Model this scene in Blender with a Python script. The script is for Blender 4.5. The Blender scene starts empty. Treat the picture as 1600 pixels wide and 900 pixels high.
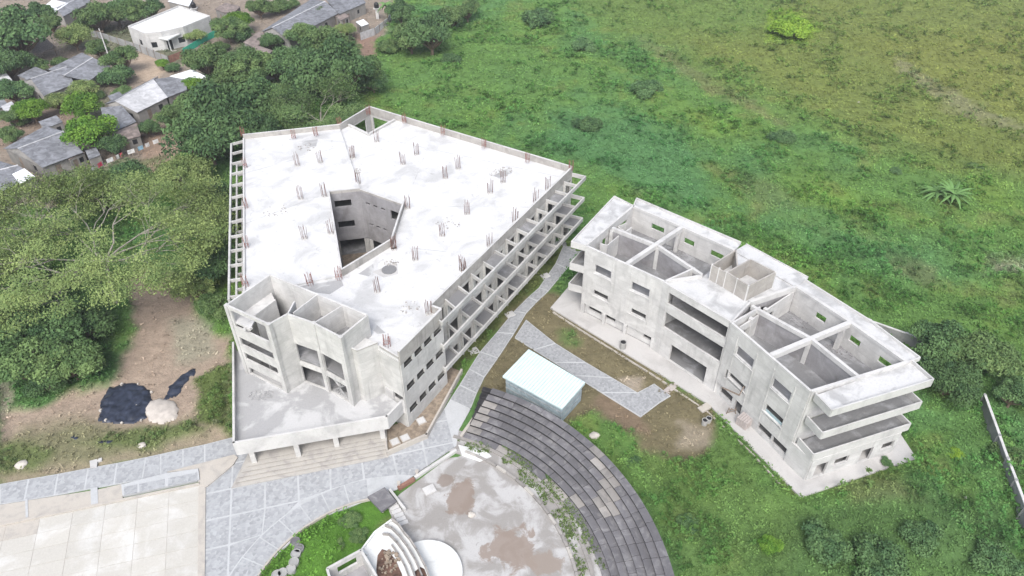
import bpy, bmesh, math, random
import numpy as np
from mathutils import Vector
from mathutils.geometry import tessellate_polygon
random.seed(7); RNG = np.random.default_rng(11)
S = bpy.context.scene
R = math.radians
# ------------------------------------------------------------------ camera
CH, FPX, PITCH = 60.0, 1127.0, R(38.4)          # camera height (m), focal length in photo pixels, downward pitch
cd = bpy.data.cameras.new('camera'); cam = bpy.data.objects.new('camera', cd); S.collection.objects.link(cam)
cam.location = (0, 0, CH); cam.rotation_euler = (R(90)-PITCH, 0, 0)
cd.sensor_width = 36; cd.lens = 36*FPX/1600; cd.clip_start = 1; cd.clip_end = 6000
S.camera = cam
# ------------------------------------------------------------------ light
w = bpy.data.worlds.new('World'); S.world = w; w.use_nodes = True
nt = w.node_tree; bg = nt.nodes['Background']
sky = nt.nodes.new('ShaderNodeTexSky'); sky.sky_type = 'NISHITA'; sky.sun_disc = False
SUN_EL, SUN_AZ = R(50), R(186)                  # azimuth clockwise from +Y
sky.sun_elevation = SUN_EL; sky.sun_rotation = SUN_AZ; sky.altitude = 60
sky.air_density = 1.0; sky.dust_density = 3.5; sky.ozone_density = 1.0
hs = nt.nodes.new('ShaderNodeHueSaturation'); hs.inputs['Saturation'].default_value = 0.62
nt.links.new(sky.outputs[0], hs.inputs['Color']); nt.links.new(hs.outputs[0], bg.inputs[0]); bg.inputs[1].default_value = 0.15
sl = bpy.data.lights.new('sun', 'SUN'); sl.energy = 1.9; sl.angle = R(38); sl.color = (1.0, 0.985, 0.965)
so = bpy.data.objects.new('sun', sl); S.collection.objects.link(so)
sd = Vector((math.sin(SUN_AZ)*math.cos(SUN_EL), math.cos(SUN_AZ)*math.cos(SUN_EL), math.sin(SUN_EL)))
so.rotation_euler = (-sd).to_track_quat('-Z', 'Y').to_euler()
S.view_settings.view_transform = 'Standard'; S.view_settings.look = 'None'
S.view_settings.exposure = 0.77; S.view_settings.gamma = 1
S.cycles.max_bounces = 5; S.cycles.diffuse_bounces = 3

# ------------------------------------------------------------------ survey: photo pixel -> place at a known height
SP, CP = math.sin(PITCH), math.cos(PITCH)
def ray(u, v):
    x = (u-800)/FPX; y = (450-v)/FPX
    return (x, CP+y*SP, -SP+y*CP)
def P(u, v, z=0.0):
    d = ray(u, v); t = (z-CH)/d[2]
    return (t*d[0], t*d[1])
def PP(pts, z=0.0): return [P(u, v, z) for u, v in pts]
def proj(x, y, z):
    dz = z-CH; fw = y*CP-dz*SP; up = y*SP+dz*CP
    return 800+FPX*x/fw, 450-FPX*up/fw
def hit(p, q, u, v):                            # where the sight line meets the upright plane through p, q
    dx, dy = q[0]-p[0], q[1]-p[1]; L = math.hypot(dx, dy); dx /= L; dy /= L
    d = ray(u, v); nx, ny = -dy, dx
    k = (p[0]*nx+p[1]*ny)/(d[0]*nx+d[1]*ny)
    return ((k*d[0]-p[0])*dx+(k*d[1]-p[1])*dy, CH+k*d[2])
def lerp(a, b, t): return tuple(a[i]+(b[i]-a[i])*t for i in range(len(a)))
def dist(a, b): return math.hypot(a[0]-b[0], a[1]-b[1])
def slant(u, v, z=0):
    x, y = P(u, v, z); return math.sqrt(x*x+y*y+(CH-z)**2)

# ------------------------------------------------------------------ noise in numpy
def vnoise(x, y, seed=0):
    xi = np.floor(x).astype(np.int64); yi = np.floor(y).astype(np.int64)
    fx = x-xi; fy = y-yi; fx = fx*fx*(3-2*fx); fy = fy*fy*(3-2*fy)
    def h(a, b):
        n = (a*374761393+b*668265263+seed*1442695) & 0x7fffffff
        n = ((n ^ (n >> 13))*1274126177) & 0x7fffffff
        return ((n ^ (n >> 16)) & 0xffff)/65535.0
    a = h(xi, yi); b = h(xi+1, yi); c = h(xi, yi+1); d = h(xi+1, yi+1)
    return (a*(1-fx)+b*fx)*(1-fy)+(c*(1-fx)+d*fx)*fy
def fbm(x, y, o=4, seed=0):
    s = 0; a = 0.5; t = 0
    for i in range(o):
        s = s+a*vnoise(x*2**i, y*2**i, seed+i*17); t += a; a *= 0.55
    return s/t
def inside(px, py, poly):
    c = np.zeros(px.shape, bool); n = len(poly); j = n-1
    for i in range(n):
        xi, yi = poly[i]; xj, yj = poly[j]
        if yi != yj:
            c ^= ((yi > py) != (yj > py)) & (px < (xj-xi)*(py-yi)/(yj-yi)+xi)
        j = i
    return c
def edist(px, py, poly):                        # signed: positive inside
    d = np.full(px.shape, 1e9); n = len(poly)
    for i in range(n):
        ax, ay = poly[i]; bx, by = poly[(i+1) % n]; vx, vy = bx-ax, by-ay
        t = np.clip(((px-ax)*vx+(py-ay)*vy)/(vx*vx+vy*vy+1e-9), 0, 1)
        d = np.minimum(d, np.hypot(px-ax-t*vx, py-ay-t*vy))
    return np.where(inside(px, py, poly), d, -d)

# ------------------------------------------------------------------ materials
def new_mat(name, rough=0.9):
    m = bpy.data.materials.new(name); m.use_nodes = True; n = m.node_tree.nodes; l = m.node_tree.links
    b = n['Principled BSDF']; b.inputs['Roughness'].default_value = rough
    if 'Specular IOR Level' in b.inputs: b.inputs['Specular IOR Level'].default_value = 0.25
    return m, n, l, b
def mixc(n, l, f, a, b, mode='MIX'):
    x = n.new('ShaderNodeMix'); x.data_type = 'RGBA'; x.blend_type = mode
    for k, v in ((0, f), (6, a), (7, b)):
        if hasattr(v, 'is_linked') or hasattr(v, 'links'): l.new(v, x.inputs[k])
        elif k == 0: x.inputs[0].default_value = v
        else: x.inputs[k].default_value = (*v, 1)
    return x.outputs[2]
def ramp(n, l, f, a, b):
    x = n.new('ShaderNodeMapRange'); x.interpolation_type = 'SMOOTHSTEP'
    l.new(f, x.inputs[0]); x.inputs[1].default_value = a; x.inputs[2].default_value = b
    return x.outputs[0]
def noise(n, l, scale, detail=4, vec=None, dist_=0.0, rough=0.6):
    x = n.new('ShaderNodeTexNoise'); x.inputs['Scale'].default_value = scale; x.inputs['Detail'].default_value = detail
    x.inputs['Distortion'].default_value = dist_; x.inputs['Roughness'].default_value = rough
    if vec is not None: l.new(vec, x.inputs['Vector'])
    return x.outputs[0]
def pos(n, l, sc=(1, 1, 1)):
    g = n.new('ShaderNodeNewGeometry'); m = n.new('ShaderNodeVectorMath'); m.operation = 'MULTIPLY'
    l.new(g.outputs['Position'], m.inputs[0]); m.inputs[1].default_value = sc; return m.outputs[0]
def bump(n, l, b, h, strength=0.3, d=0.05):
    x = n.new('ShaderNodeBump'); x.inputs['Strength'].default_value = strength; x.inputs['Distance'].default_value = d
    l.new(h, x.inputs['Height']); l.new(x.outputs[0], b.inputs['Normal'])
def concrete(name, base, stain, amt=0.6, dark=(0.16, 0.155, 0.15), streak=0.4, sc=0.35, objvar=0.0, lo=.45, hi=.72):
    m, n, l, b = new_mat(name)
    p = pos(n, l)
    big = ramp(n, l, noise(n, l, sc, 6, p, 0.6), lo, hi)
    c = mixc(n, l, big, base, stain)
    st = ramp(n, l, noise(n, l, 1.0, 5, pos(n, l, (1.6, 1.6, 0.14)), 0.2), 0.52, 0.8)
    mm = n.new('ShaderNodeMath'); mm.operation = 'MULTIPLY'; l.new(st, mm.inputs[0]); mm.inputs[1].default_value = streak
    c = mixc(n, l, mm.outputs[0], c, dark)
    sp = ramp(n, l, noise(n, l, sc*6, 5, p, 1.0, 0.75), 0.56, 0.8)
    m2 = n.new('ShaderNodeMath'); m2.operation = 'MULTIPLY'; l.new(sp, m2.inputs[0]); m2.inputs[1].default_value = amt
    c = mixc(n, l, m2.outputs[0], c, dark)
    # formwork lift lines, faint, and blotches left by the boards
    if streak > .25:
        sz = n.new('ShaderNodeSeparateXYZ'); l.new(p, sz.inputs[0])
        q = n.new('ShaderNodeMath'); q.operation = 'MULTIPLY_ADD'; l.new(noise(n, l, .8, 3, p), q.inputs[0]); q.inputs[1].default_value = .12; l.new(sz.outputs[2], q.inputs[2])
        fr = n.new('ShaderNodeMath'); fr.operation = 'PINGPONG'; l.new(q.outputs[0], fr.inputs[0]); fr.inputs[1].default_value = .57
        ln = n.new('ShaderNodeMapRange'); l.new(fr.outputs[0], ln.inputs[0]); ln.inputs[1].default_value = .045; ln.inputs[2].default_value = 0; ln.inputs[3].default_value = 0; ln.inputs[4].default_value = .20
        c = mixc(n, l, ln.outputs[0], c, dark)
        bl = ramp(n, l, noise(n, l, .55, 5, pos(n, l, (1, 1, 1.2)), .8, .6), .40, .66)
        c = mixc(n, l, .20, c, mixc(n, l, bl, (.3,)*3, (.72,)*3), 'OVERLAY')
    fine = noise(n, l, 9, 4, p)
    c = mixc(n, l, 0.3, c, mixc(n, l, fine, (0.25,)*3, (0.75,)*3), 'OVERLAY')
    if objvar:
        oi = n.new('ShaderNodeObjectInfo'); v = n.new('ShaderNodeHueSaturation')
        mr = n.new('ShaderNodeMapRange'); l.new(oi.outputs['Random'], mr.inputs[0]); mr.inputs[3].default_value = 1-objvar; mr.inputs[4].default_value = 1+objvar
        l.new(mr.outputs[0], v.inputs['Value']); l.new(c, v.inputs['Color']); c = v.outputs[0]
    l.new(c, b.inputs['Base Color'])
    bump(n, l, b, noise(n, l, 5, 6, p), 0.35, 0.04)
    return m
M = {}
M['wall'] = concrete('concrete_wall', (0.48, 0.475, 0.46), (0.40, 0.395, 0.385), 0.32, streak=0.42)
M['rwall'] = concrete('concrete_cast', (0.51, 0.505, 0.495), (0.43, 0.425, 0.42), 0.3, streak=0.38)
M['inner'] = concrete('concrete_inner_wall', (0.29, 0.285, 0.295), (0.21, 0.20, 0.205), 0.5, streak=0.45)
M['block'] = concrete('concrete_block_tower', (0.36, 0.34, 0.315), (0.30, 0.285, 0.265), 0.4)
M['roof'] = concrete('cement_roof', (0.54, 0.54, 0.54), (0.42, 0.42, 0.42), 0.9, dark=(0.24, 0.235, 0.23), streak=0.0, sc=0.22, lo=.46, hi=.66)
M['canopy'] = concrete('weathered_canopy', (0.32, 0.32, 0.322), (0.45, 0.45, 0.45), 0.6, dark=(0.19, 0.185, 0.18), streak=0, sc=0.24, lo=.47, hi=.58)
M['floor'] = concrete('rough_floor', (0.18, 0.18, 0.183), (0.31, 0.312, 0.32), 0.9, dark=(0.08, 0.075, 0.07), streak=0, sc=0.5)
M['rim'] = concrete('pale_rim', (0.50, 0.495, 0.485), (0.38, 0.375, 0.37), 0.5, streak=0.2)
M['parapet'] = concrete('stained_parapet', (0.36, 0.345, 0.325), (0.28, 0.265, 0.25), 0.5, streak=0.5, sc=.6)
M['roof2'] = concrete('cement_roof_edge', (0.50, 0.50, 0.50), (0.34, 0.34, 0.34), 0.8, dark=(0.2, 0.195, 0.19), streak=0, sc=.45, lo=.42, hi=.66)
M['beam'] = concrete('lattice_beam', (0.46, 0.455, 0.44), (0.36, 0.36, 0.35), 0.35, streak=0.3)
M['apron'] = concrete('apron_slab', (0.44, 0.43, 0.42), (0.35, 0.34, 0.33), 0.4, streak=0, sc=0.3)
M['court'] = concrete('court_slab', (0.44, 0.425, 0.39), (0.53, 0.525, 0.505), 0.6, dark=(0.33, 0.30, 0.26), streak=0, sc=0.3, objvar=.05)
M['sand'] = concrete('sandstone_band', (0.42, 0.39, 0.35), (0.34, 0.32, 0.295), 0.6, dark=(.22, .2, .17), streak=0, sc=0.8)
M['joint'] = concrete('white_joint', (0.42, 0.43, 0.44), (0.35, 0.36, 0.365), 0.45, streak=0)
M['steps'] = concrete('steps_stone', (0.40, 0.38, 0.35), (0.30, 0.285, 0.27), 0.6, dark=(.18, .16, .15), streak=0, sc=0.9)
M['tier'] = concrete('dark_tier', (0.125, 0.122, 0.13), (0.20, 0.196, 0.20), 0.7, dark=(0.045, 0.045, 0.05), streak=0, sc=1.1, objvar=.2)
M['tierpale'] = concrete('pale_tier', (0.27, 0.255, 0.24), (0.19, 0.182, 0.175), 0.4, streak=0, sc=0.8, objvar=.2)
M['white'] = concrete('white_paint', (0.62, 0.63, 0.62), (0.48, 0.49, 0.49), 0.4, dark=(.35, .35, .34), streak=0.25, sc=0.5)
M['stage'] = concrete('stage_floor', (0.26, 0.248, 0.235), (0.40, 0.395, 0.39), 0.85, dark=(0.16, 0.148, 0.135), streak=0, sc=0.36, lo=.42, hi=.60)
M['blockwall'] = concrete('block_fence', (0.29, 0.295, 0.295), (0.22, 0.225, 0.225), 0.5, streak=0.3, sc=.5)
M['housewall'] = concrete('house_wall', (0.25, 0.24, 0.225), (0.18, 0.175, 0.165), 0.5, streak=0.5, sc=.6, objvar=.2)
def stage_floor_mat(blobs):                    # old mud puddles dried on the stage floor, each with its own place and outline
    m = M['stage'].copy(); n = m.node_tree.nodes; l = m.node_tree.links; b = n['Principled BSDF']; c = b.inputs['Base Color'].links[0].from_socket
    p = pos(n, l); nz = noise(n, l, .55, 6, p, .6, .65)
    for x, y, r, col in blobs:
        d = n.new('ShaderNodeVectorMath'); d.operation = 'DISTANCE'; l.new(p, d.inputs[0]); d.inputs[1].default_value = (x, y, 0)
        a = n.new('ShaderNodeMath'); a.operation = 'MULTIPLY_ADD'; l.new(nz, a.inputs[0]); a.inputs[1].default_value = -r*3.2; l.new(d.outputs['Value'], a.inputs[2])
        k = n.new('ShaderNodeMapRange'); l.new(a.outputs[0], k.inputs[0]); k.inputs[1].default_value = -r*.62; k.inputs[2].default_value = -r*.85; k.inputs[3].default_value = 0; k.inputs[4].default_value = .85
        c = mixc(n, l, k.outputs[0], c, col)
    l.new(c, b.inputs['Base Color']); M['stage'] = m
def cobble(name, a, b_, sc):
    m, n, l, b = new_mat(name, 0.85)
    v = n.new('ShaderNodeTexVoronoi'); v.inputs['Scale'].default_value = sc; l.new(pos(n, l), v.inputs['Vector'])
    bw = n.new('ShaderNodeRGBToBW'); l.new(v.outputs['Color'], bw.inputs[0])
    big = ramp(n, l, noise(n, l, 0.35, 5, pos(n, l)), .38, .68)
    c = mixc(n, l, bw.outputs[0], tuple(x*.86 for x in a), tuple(x*1.08 for x in b_))
    mb = n.new('ShaderNodeMath'); mb.operation = 'MULTIPLY'; l.new(big, mb.inputs[0]); mb.inputs[1].default_value = .3
    c = mixc(n, l, mb.outputs[0], c, tuple(x*.98 for x in b_))
    l.new(c, b.inputs['Base Color'])
    bump(n, l, b, v.outputs['Distance'], 0.4, 0.04); return m
M['cobble'] = cobble('cobble_paving', (0.28, 0.288, 0.30), (0.355, 0.365, 0.376), 3.6)
M['cobble2'] = cobble('path_paving', (0.245, 0.252, 0.262), (0.325, 0.333, 0.342), 4.5)
def plain(name, col, rough=0.8, var=0.25, sc=2.0, metal=0, objvar=0):
    m, n, l, b = new_mat(name, rough); b.inputs['Metallic'].default_value = metal
    f = ramp(n, l, noise(n, l, sc, 5, pos(n, l), .4), .3, .7)
    c = mixc(n, l, f, tuple(x*(1-var) for x in col), tuple(min(1, x*(1+var)) for x in col))
    if objvar:
        oi = n.new('ShaderNodeObjectInfo'); v = n.new('ShaderNodeHueSaturation')
        mr = n.new('ShaderNodeMapRange'); l.new(oi.outputs['Random'], mr.inputs[0]); mr.inputs[3].default_value = 1-objvar; mr.inputs[4].default_value = 1+objvar
        l.new(mr.outputs[0], v.inputs['Value']); l.new(c, v.inputs['Color']); c = v.outputs[0]
    l.new(c, b.inputs['Base Color']); return m
M['dark'] = plain('dark_opening', (0.012, 0.012, 0.014))
M['rebar'] = plain('rusty_rebar', (0.14, 0.075, 0.06)); M['redbar'] = plain('red_primed_rebar', (0.22, 0.10, 0.085))
M['soil'] = plain('soil', (0.24, 0.195, 0.15), var=.3); M['pit'] = plain('brown_pit', (0.10, 0.06, 0.045), var=.6, sc=1.2)
M['tarp'] = plain('black_tarp', (0.026, 0.032, 0.05), .38, .4, 1.5); M['sandpile'] = plain('pale_sand', (0.42, 0.385, 0.35), var=.12)
M['stone'] = plain('white_stone', (0.45, 0.42, 0.38), var=.15); M['riser'] = plain('shade_black_riser', (0.032, 0.031, 0.034), var=.5, sc=1.0); M['mud'] = concrete('damp_mud', (0.26, 0.19, 0.14), (0.20, 0.165, 0.14), .5, dark=(.3, .25, .21), streak=0, sc=.6); M['glass'] = plain('window_dark_glass', (0.02, 0.022, 0.025), .25)  # riser: shade under the tier and tread overhangs painted in as near-black
M['shedroof'] = plain('white_sheet_roof', (0.52, 0.63, 0.63), .5, .05, .8); M['shedwall'] = plain('blue_grey_sheet', (0.30, 0.37, 0.41), .5, .2)
M['wood'] = plain('weathered_wood', (0.20, 0.16, 0.13)); M['net'] = plain('green_net', (0.05, 0.42, 0.28), .8, .2)
M['plastic'] = plain('black_plastic', (0.02, 0.02, 0.022), .4); M['steel'] = plain('grey_steel', (0.3, 0.3, 0.3), .5)
M['pale'] = plain('pale_barrel', (0.30, 0.30, 0.29), var=.1); M['pink'] = plain('pink_slab', (0.40, 0.36, 0.345), var=.08)
M['red'] = plain('red_cloth', (0.6, 0.06, 0.12)); M['bluecloth'] = plain('blue_cloth', (0.3, 0.5, 0.65)); M['wcloth'] = plain('white_cloth', (0.7, 0.7, 0.7))
M['brick'] = plain('red_brick_wall', (0.24, 0.13, 0.10), var=.2); M['thatch'] = plain('thatch', (0.19, 0.165, 0.15), var=.3, sc=4)
M['bluepanel'] = plain('pale_blue_panel', (0.32, 0.42, 0.44), .5, .1)
def sheet(name, col, var=.35, ang=0.0, objvar=.12):        # corrugated fibre-cement, weathered
    m, n, l, b = new_mat(name, 0.8)
    tc = n.new('ShaderNodeTexCoord')
    f = ramp(n, l, noise(n, l, 0.9, 6, pos(n, l), .8), .3, .7)
    c = mixc(n, l, f, tuple(x*(1-var) for x in col), tuple(min(1, x*(1+var)) for x in col))
    wv = n.new('ShaderNodeTexWave'); wv.inputs['Scale'].default_value = 1.6; wv.bands_direction = 'X'
    l.new(tc.outputs['UV'], wv.inputs['Vector'])
    oi = n.new('ShaderNodeObjectInfo'); v = n.new('ShaderNodeHueSaturation')
    mr = n.new('ShaderNodeMapRange'); l.new(oi.outputs['Random'], mr.inputs[0]); mr.inputs[3].default_value = 1-objvar; mr.inputs[4].default_value = 1+objvar
    l.new(mr.outputs[0], v.inputs['Value']); l.new(c, v.inputs['Color'])
    l.new(v.outputs[0], b.inputs['Base Color']); return m
M['sheet'] = sheet('grey_sheet_roof', (0.17, 0.175, 0.19)); M['sheetpale'] = sheet('pale_sheet_roof', (0.42, 0.42, 0.43), .2)
M['sheetwhite'] = sheet('white_sheet', (0.72, 0.74, 0.76), .08)
M['sheetbrown'] = sheet('brown_sheet_roof', (0.20, 0.165, 0.15))
def attr_mat(name, rough=0.9, nz=1.2, lo=.75, hi=1.25, trans=0.0):
    m, n, l, b = new_mat(name, rough); b.inputs['Specular IOR Level'].default_value = .12
    a = n.new('ShaderNodeAttribute'); a.attribute_name = 'col'
    f = noise(n, l, nz, 6, pos(n, l), .3, .7)
    mr = n.new('ShaderNodeMapRange'); l.new(f, mr.inputs[0]); mr.inputs[1].default_value = .25; mr.inputs[2].default_value = .75
    mr.inputs[3].default_value = lo; mr.inputs[4].default_value = hi
    v = n.new('ShaderNodeHueSaturation'); l.new(mr.outputs[0], v.inputs['Value']); l.new(a.outputs['Color'], v.inputs['Color'])
    l.new(v.outputs[0], b.inputs['Base Color'])
    return m, n, l, b
M['ground'], gn, gl, gb = attr_mat('ground_cover'); bump(gn, gl, gb, noise(gn, gl, 3.0, 8, pos(gn, gl), .5, .7), .8, .25)
M['clump'], _, _, _ = attr_mat('field_leaves', nz=2.0, lo=.8, hi=1.2)
def leaf(name, a, b_, sc=.5):
    m, n, l, b = new_mat(name, .7); b.inputs['Specular IOR Level'].default_value = .15
    at = n.new('ShaderNodeAttribute'); at.attribute_name = 'rnd'
    f = noise(n, l, sc, 4, pos(n, l), .3)
    mm = n.new('ShaderNodeMath'); mm.operation = 'ADD'; l.new(at.outputs['Fac'], mm.inputs[0]); l.new(f, mm.inputs[1])
    c = mixc(n, l, ramp(n, l, mm.outputs[0], .5, 1.5), a, b_)
    oi = n.new('ShaderNodeObjectInfo'); v = n.new('ShaderNodeHueSaturation')
    mr = n.new('ShaderNodeMapRange'); l.new(oi.outputs['Random'], mr.inputs[0]); mr.inputs[3].default_value = .85; mr.inputs[4].default_value = 1.2
    l.new(mr.outputs[0], v.inputs['Value']); l.new(c, v.inputs['Color']); l.new(v.outputs[0], b.inputs['Base Color'])
    return m
M['leafdark'] = leaf('dark_leaves', (0.040, 0.085, 0.036), (0.095, 0.165, 0.062))
M['leaffield'] = leaf('field_bush_leaves', (0.05, 0.105, 0.045), (0.105, 0.185, 0.07))
M['leafmid'] = leaf('mid_leaves', (0.055, 0.105, 0.038), (0.13, 0.195, 0.07))
M['leafbright'] = leaf('bright_leaves', (0.06, 0.14, 0.02), (0.14, 0.25, 0.035))
M['leafolive'] = leaf('olive_leaves', (0.10, 0.155, 0.052), (0.225, 0.285, 0.10))
M['leaflime'] = leaf('lime_leaves', (0.14, 0.25, 0.03), (0.21, 0.32, 0.04))
M['palmleaf'] = leaf('palm_leaves', (0.10, 0.19, 0.06), (0.19, 0.29, 0.10))
M['bark'] = plain('brown_bark', (0.16, 0.12, 0.09)); M['palebark'] = plain('pale_bark', (0.25, 0.235, 0.20), var=.2)

# ------------------------------------------------------------------ mesh helpers
COL = S.collection
class MB:
    def __init__(s): s.v = []; s.f = []
    def face(s, pts):
        k = len(s.v); s.v += [tuple(p) for p in pts]; s.f.append(tuple(range(k, k+len(pts))))
    def prism(s, poly, z0, z1, ztop=None):
        """poly: list of xy. Concave is fine."""
        a = sum(poly[i][0]*poly[(i+1) % len(poly)][1]-poly[(i+1) % len(poly)][0]*poly[i][1] for i in range(len(poly)))
        if a < 0: poly = poly[::-1]
        n = len(poly); k = len(s.v)
        zt = [z1]*n if ztop is None else (ztop[::-1] if a < 0 else ztop)
        s.v += [(x, y, z0) for x, y in poly]+[(poly[i][0], poly[i][1], zt[i]) for i in range(n)]
        for i in range(n):
            j = (i+1) % n; s.f.append((k+i, k+j, k+n+j, k+n+i))
        if n <= 4:
            s.f.append(tuple(k+n+i for i in range(n))); s.f.append(tuple(k+i for i in range(n))[::-1])
        else:
            for t in tessellate_polygon([[Vector((x, y, 0)) for x, y in poly]]):
                p0, p1, p2 = (poly[i] for i in t)
                if (p1[0]-p0[0])*(p2[1]-p0[1])-(p2[0]-p0[0])*(p1[1]-p0[1]) < 0: t = t[::-1]
                s.f.append(tuple(k+n+i for i in t)); s.f.append(tuple(k+i for i in t[::-1]))
        return s
    def bar(s, p, q, w, z0, z1, off=0.0, ext=0.0):
        dx, dy = q[0]-p[0], q[1]-p[1]; L = math.hypot(dx, dy) or 1; dx /= L; dy /= L; nx, ny = -dy, dx
        p = (p[0]-dx*ext+nx*off, p[1]-dy*ext+ny*off); q = (q[0]+dx*ext+nx*off, q[1]+dy*ext+ny*off); h = w/2
        return s.prism([(p[0]+nx*h, p[1]+ny*h), (p[0]-nx*h, p[1]-ny*h), (q[0]-nx*h, q[1]-ny*h), (q[0]+nx*h, q[1]+ny*h)], z0, z1)
    def box(s, x, y, z0, z1, sx, sy, rot=0):
        c, n = math.cos(rot), math.sin(rot)
        return s.prism([(x+c*a-n*b, y+n*a+c*b) for a, b in ((-sx/2, -sy/2), (sx/2, -sy/2), (sx/2, sy/2), (-sx/2, sy/2))], z0, z1)
    def tube(s, pts, rad, n=6):
        k0 = len(s.v); m = len(pts)
        for i, p in enumerate(pts):
            a = Vector(pts[max(i-1, 0)]); b = Vector(pts[min(i+1, m-1)]); d = (b-a)
            d = d.normalized() if d.length > 1e-6 else Vector((0, 0, 1))
            u = d.cross(Vector((0.31, 0.93, 0.17))).normalized(); v = d.cross(u)
            r = rad[i] if hasattr(rad, '__len__') else rad
            for j in range(n):
                t = 2*math.pi*j/n; s.v.append(tuple(Vector(p)+u*math.cos(t)*r+v*math.sin(t)*r))
        for i in range(m-1):
            for j in range(n):
                a = k0+i*n+j; b = k0+i*n+(j+1) % n; s.f.append((a, b, b+n, a+n))
        s.f.append(tuple(k0+j for j in range(n))[::-1]); s.f.append(tuple(k0+(m-1)*n+j for j in range(n)))
        return s
    def mesh(s, name, mat):
        me = bpy.data.meshes.new(name); me.from_pydata(s.v, [], s.f); me.materials.append(M[mat] if isinstance(mat, str) else mat); me.update(); return me
    def build(s, name, mat, parent=None, kind=None):
        me = s.mesh(name, mat); o = bpy.data.objects.new(name, me); COL.objects.link(o)
        if parent: o.parent = parent; o.location = (0, 0, 0) if parent.parent else -Vector(parent.location)
        if kind: o['kind'] = kind
        return o
def thing(name, label, cat, loc=(0, 0, 0), group=None):
    o = bpy.data.objects.new(name, None); COL.objects.link(o); o.location = loc; o.empty_display_size = .5
    o['label'] = label; o['category'] = cat
    if group: o['group'] = group
    return o
def tag(o, label, cat, group=None):
    o['label'] = label; o['category'] = cat
    if group: o['group'] = group
    return o
def wall(name, par, p, q, z0, z1, t, mat, ops=(), off=0.0):
    """Upright wall p->q with real rectangular openings ops=(s0,s1,zlo,zhi)."""
    dx, dy = q[0]-p[0], q[1]-p[1]; L = math.hypot(dx, dy); dx /= L; dy /= L; nx, ny = -dy, dx
    o_ = []
    for a, b, c, d in ops:
        a, b = max(.02, min(a, b)), min(L-.02, max(a, b)); c, d = max(z0+.0, min(c, d)), min(z1-.02, max(c, d))
        if b > a and d > c: o_.append((a, b, c, d))
    ss = sorted({0.0, L, *[x for o in o_ for x in o[:2]]}); zz = sorted({z0, z1, *[x for o in o_ for x in o[2:]]})
    solid = [[not any(o[0] < (ss[i]+ss[i+1])/2 < o[1] and o[2] < (zz[j]+zz[j+1])/2 < o[3] for o in o_) for j in range(len(zz)-1)] for i in range(len(ss)-1)]
    m = MB(); h = t/2
    def X(s_, z, k): return (p[0]+dx*s_+nx*(k+off), p[1]+dy*s_+ny*(k+off), z)
    def ok(i, j): return 0 <= i < len(ss)-1 and 0 <= j < len(zz)-1 and solid[i][j]
    for i in range(len(ss)-1):
        for j in range(len(zz)-1):
            if not solid[i][j]: continue
            a, b, c, d = ss[i], ss[i+1], zz[j], zz[j+1]
            m.face([X(a, c, h), X(a, d, h), X(b, d, h), X(b, c, h)]); m.face([X(a, c, -h), X(b, c, -h), X(b, d, -h), X(a, d, -h)])
            if not ok(i-1, j): m.face([X(a, c, h), X(a, c, -h), X(a, d, -h), X(a, d, h)])
            if not ok(i+1, j): m.face([X(b, c, h), X(b, d, h), X(b, d, -h), X(b, c, -h)])
            if not ok(i, j-1): m.face([X(a, c, h), X(b, c, h), X(b, c, -h), X(a, c, -h)])
            if not ok(i, j+1): m.face([X(a, d, h), X(a, d, -h), X(b, d, -h), X(b, d, h)])
    return m.build(name, mat, par)
def raw(name, V, F4, mat, attrs=None, smooth=False):
    """Fast quad mesh from numpy arrays."""
    me = bpy.data.meshes.new(name); nv, nf = len(V), len(F4); k = F4.shape[1]
    me.vertices.add(nv); me.vertices.foreach_set('co', np.ascontiguousarray(V, np.float32).ravel())
    me.loops.add(nf*k); me.loops.foreach_set('vertex_index', F4.astype(np.int32).ravel())
    me.polygons.add(nf); me.polygons.foreach_set('loop_start', np.arange(0, nf*k, k, dtype=np.int32))
    if smooth: me.polygons.foreach_set('use_smooth', np.ones(nf, bool))
    me.update(calc_edges=True)
    for an, (ty, data) in (attrs or {}).items():
        a = me.attributes.new(an, ty, 'POINT'); a.data.foreach_set('color' if ty == 'FLOAT_COLOR' else 'value', np.ascontiguousarray(data, np.float32).ravel())
    me.materials.append(M[mat]); return me
def link(me, name, par=None, loc=(0, 0, 0)):
    o = bpy.data.objects.new(name, me); COL.objects.link(o); o.location = loc
    if par: o.parent = par
    return o
def leafquads(C, N, size, jit=.6, asp=.6):
    """one leaf quad per centre C, facing roughly along N."""
    n = len(C); nn = N+RNG.normal(0, jit, (n, 3)); nn /= np.linalg.norm(nn, axis=1)[:, None]+1e-9
    t = np.cross(nn, RNG.normal(0, 1, (n, 3))); t /= np.linalg.norm(t, axis=1)[:, None]+1e-9; b = np.cross(nn, t)
    s = (size*RNG.uniform(.6, 1.35, n))[:, None]
    V = np.stack([C-t*s, C-b*s*asp, C+t*s, C+b*s*asp], 1).reshape(-1, 3)
    return V, np.arange(4*n).reshape(-1, 4)
stage_floor_mat([(*P(718, 778), 1.9, (.21, .165, .135)), (*P(800, 862), 2.6, (.22, .175, .145)), (*P(700, 750), 1.0, (.2, .165, .14)), (*P(850, 880), 1.6, (.24, .2, .17))])
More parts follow.
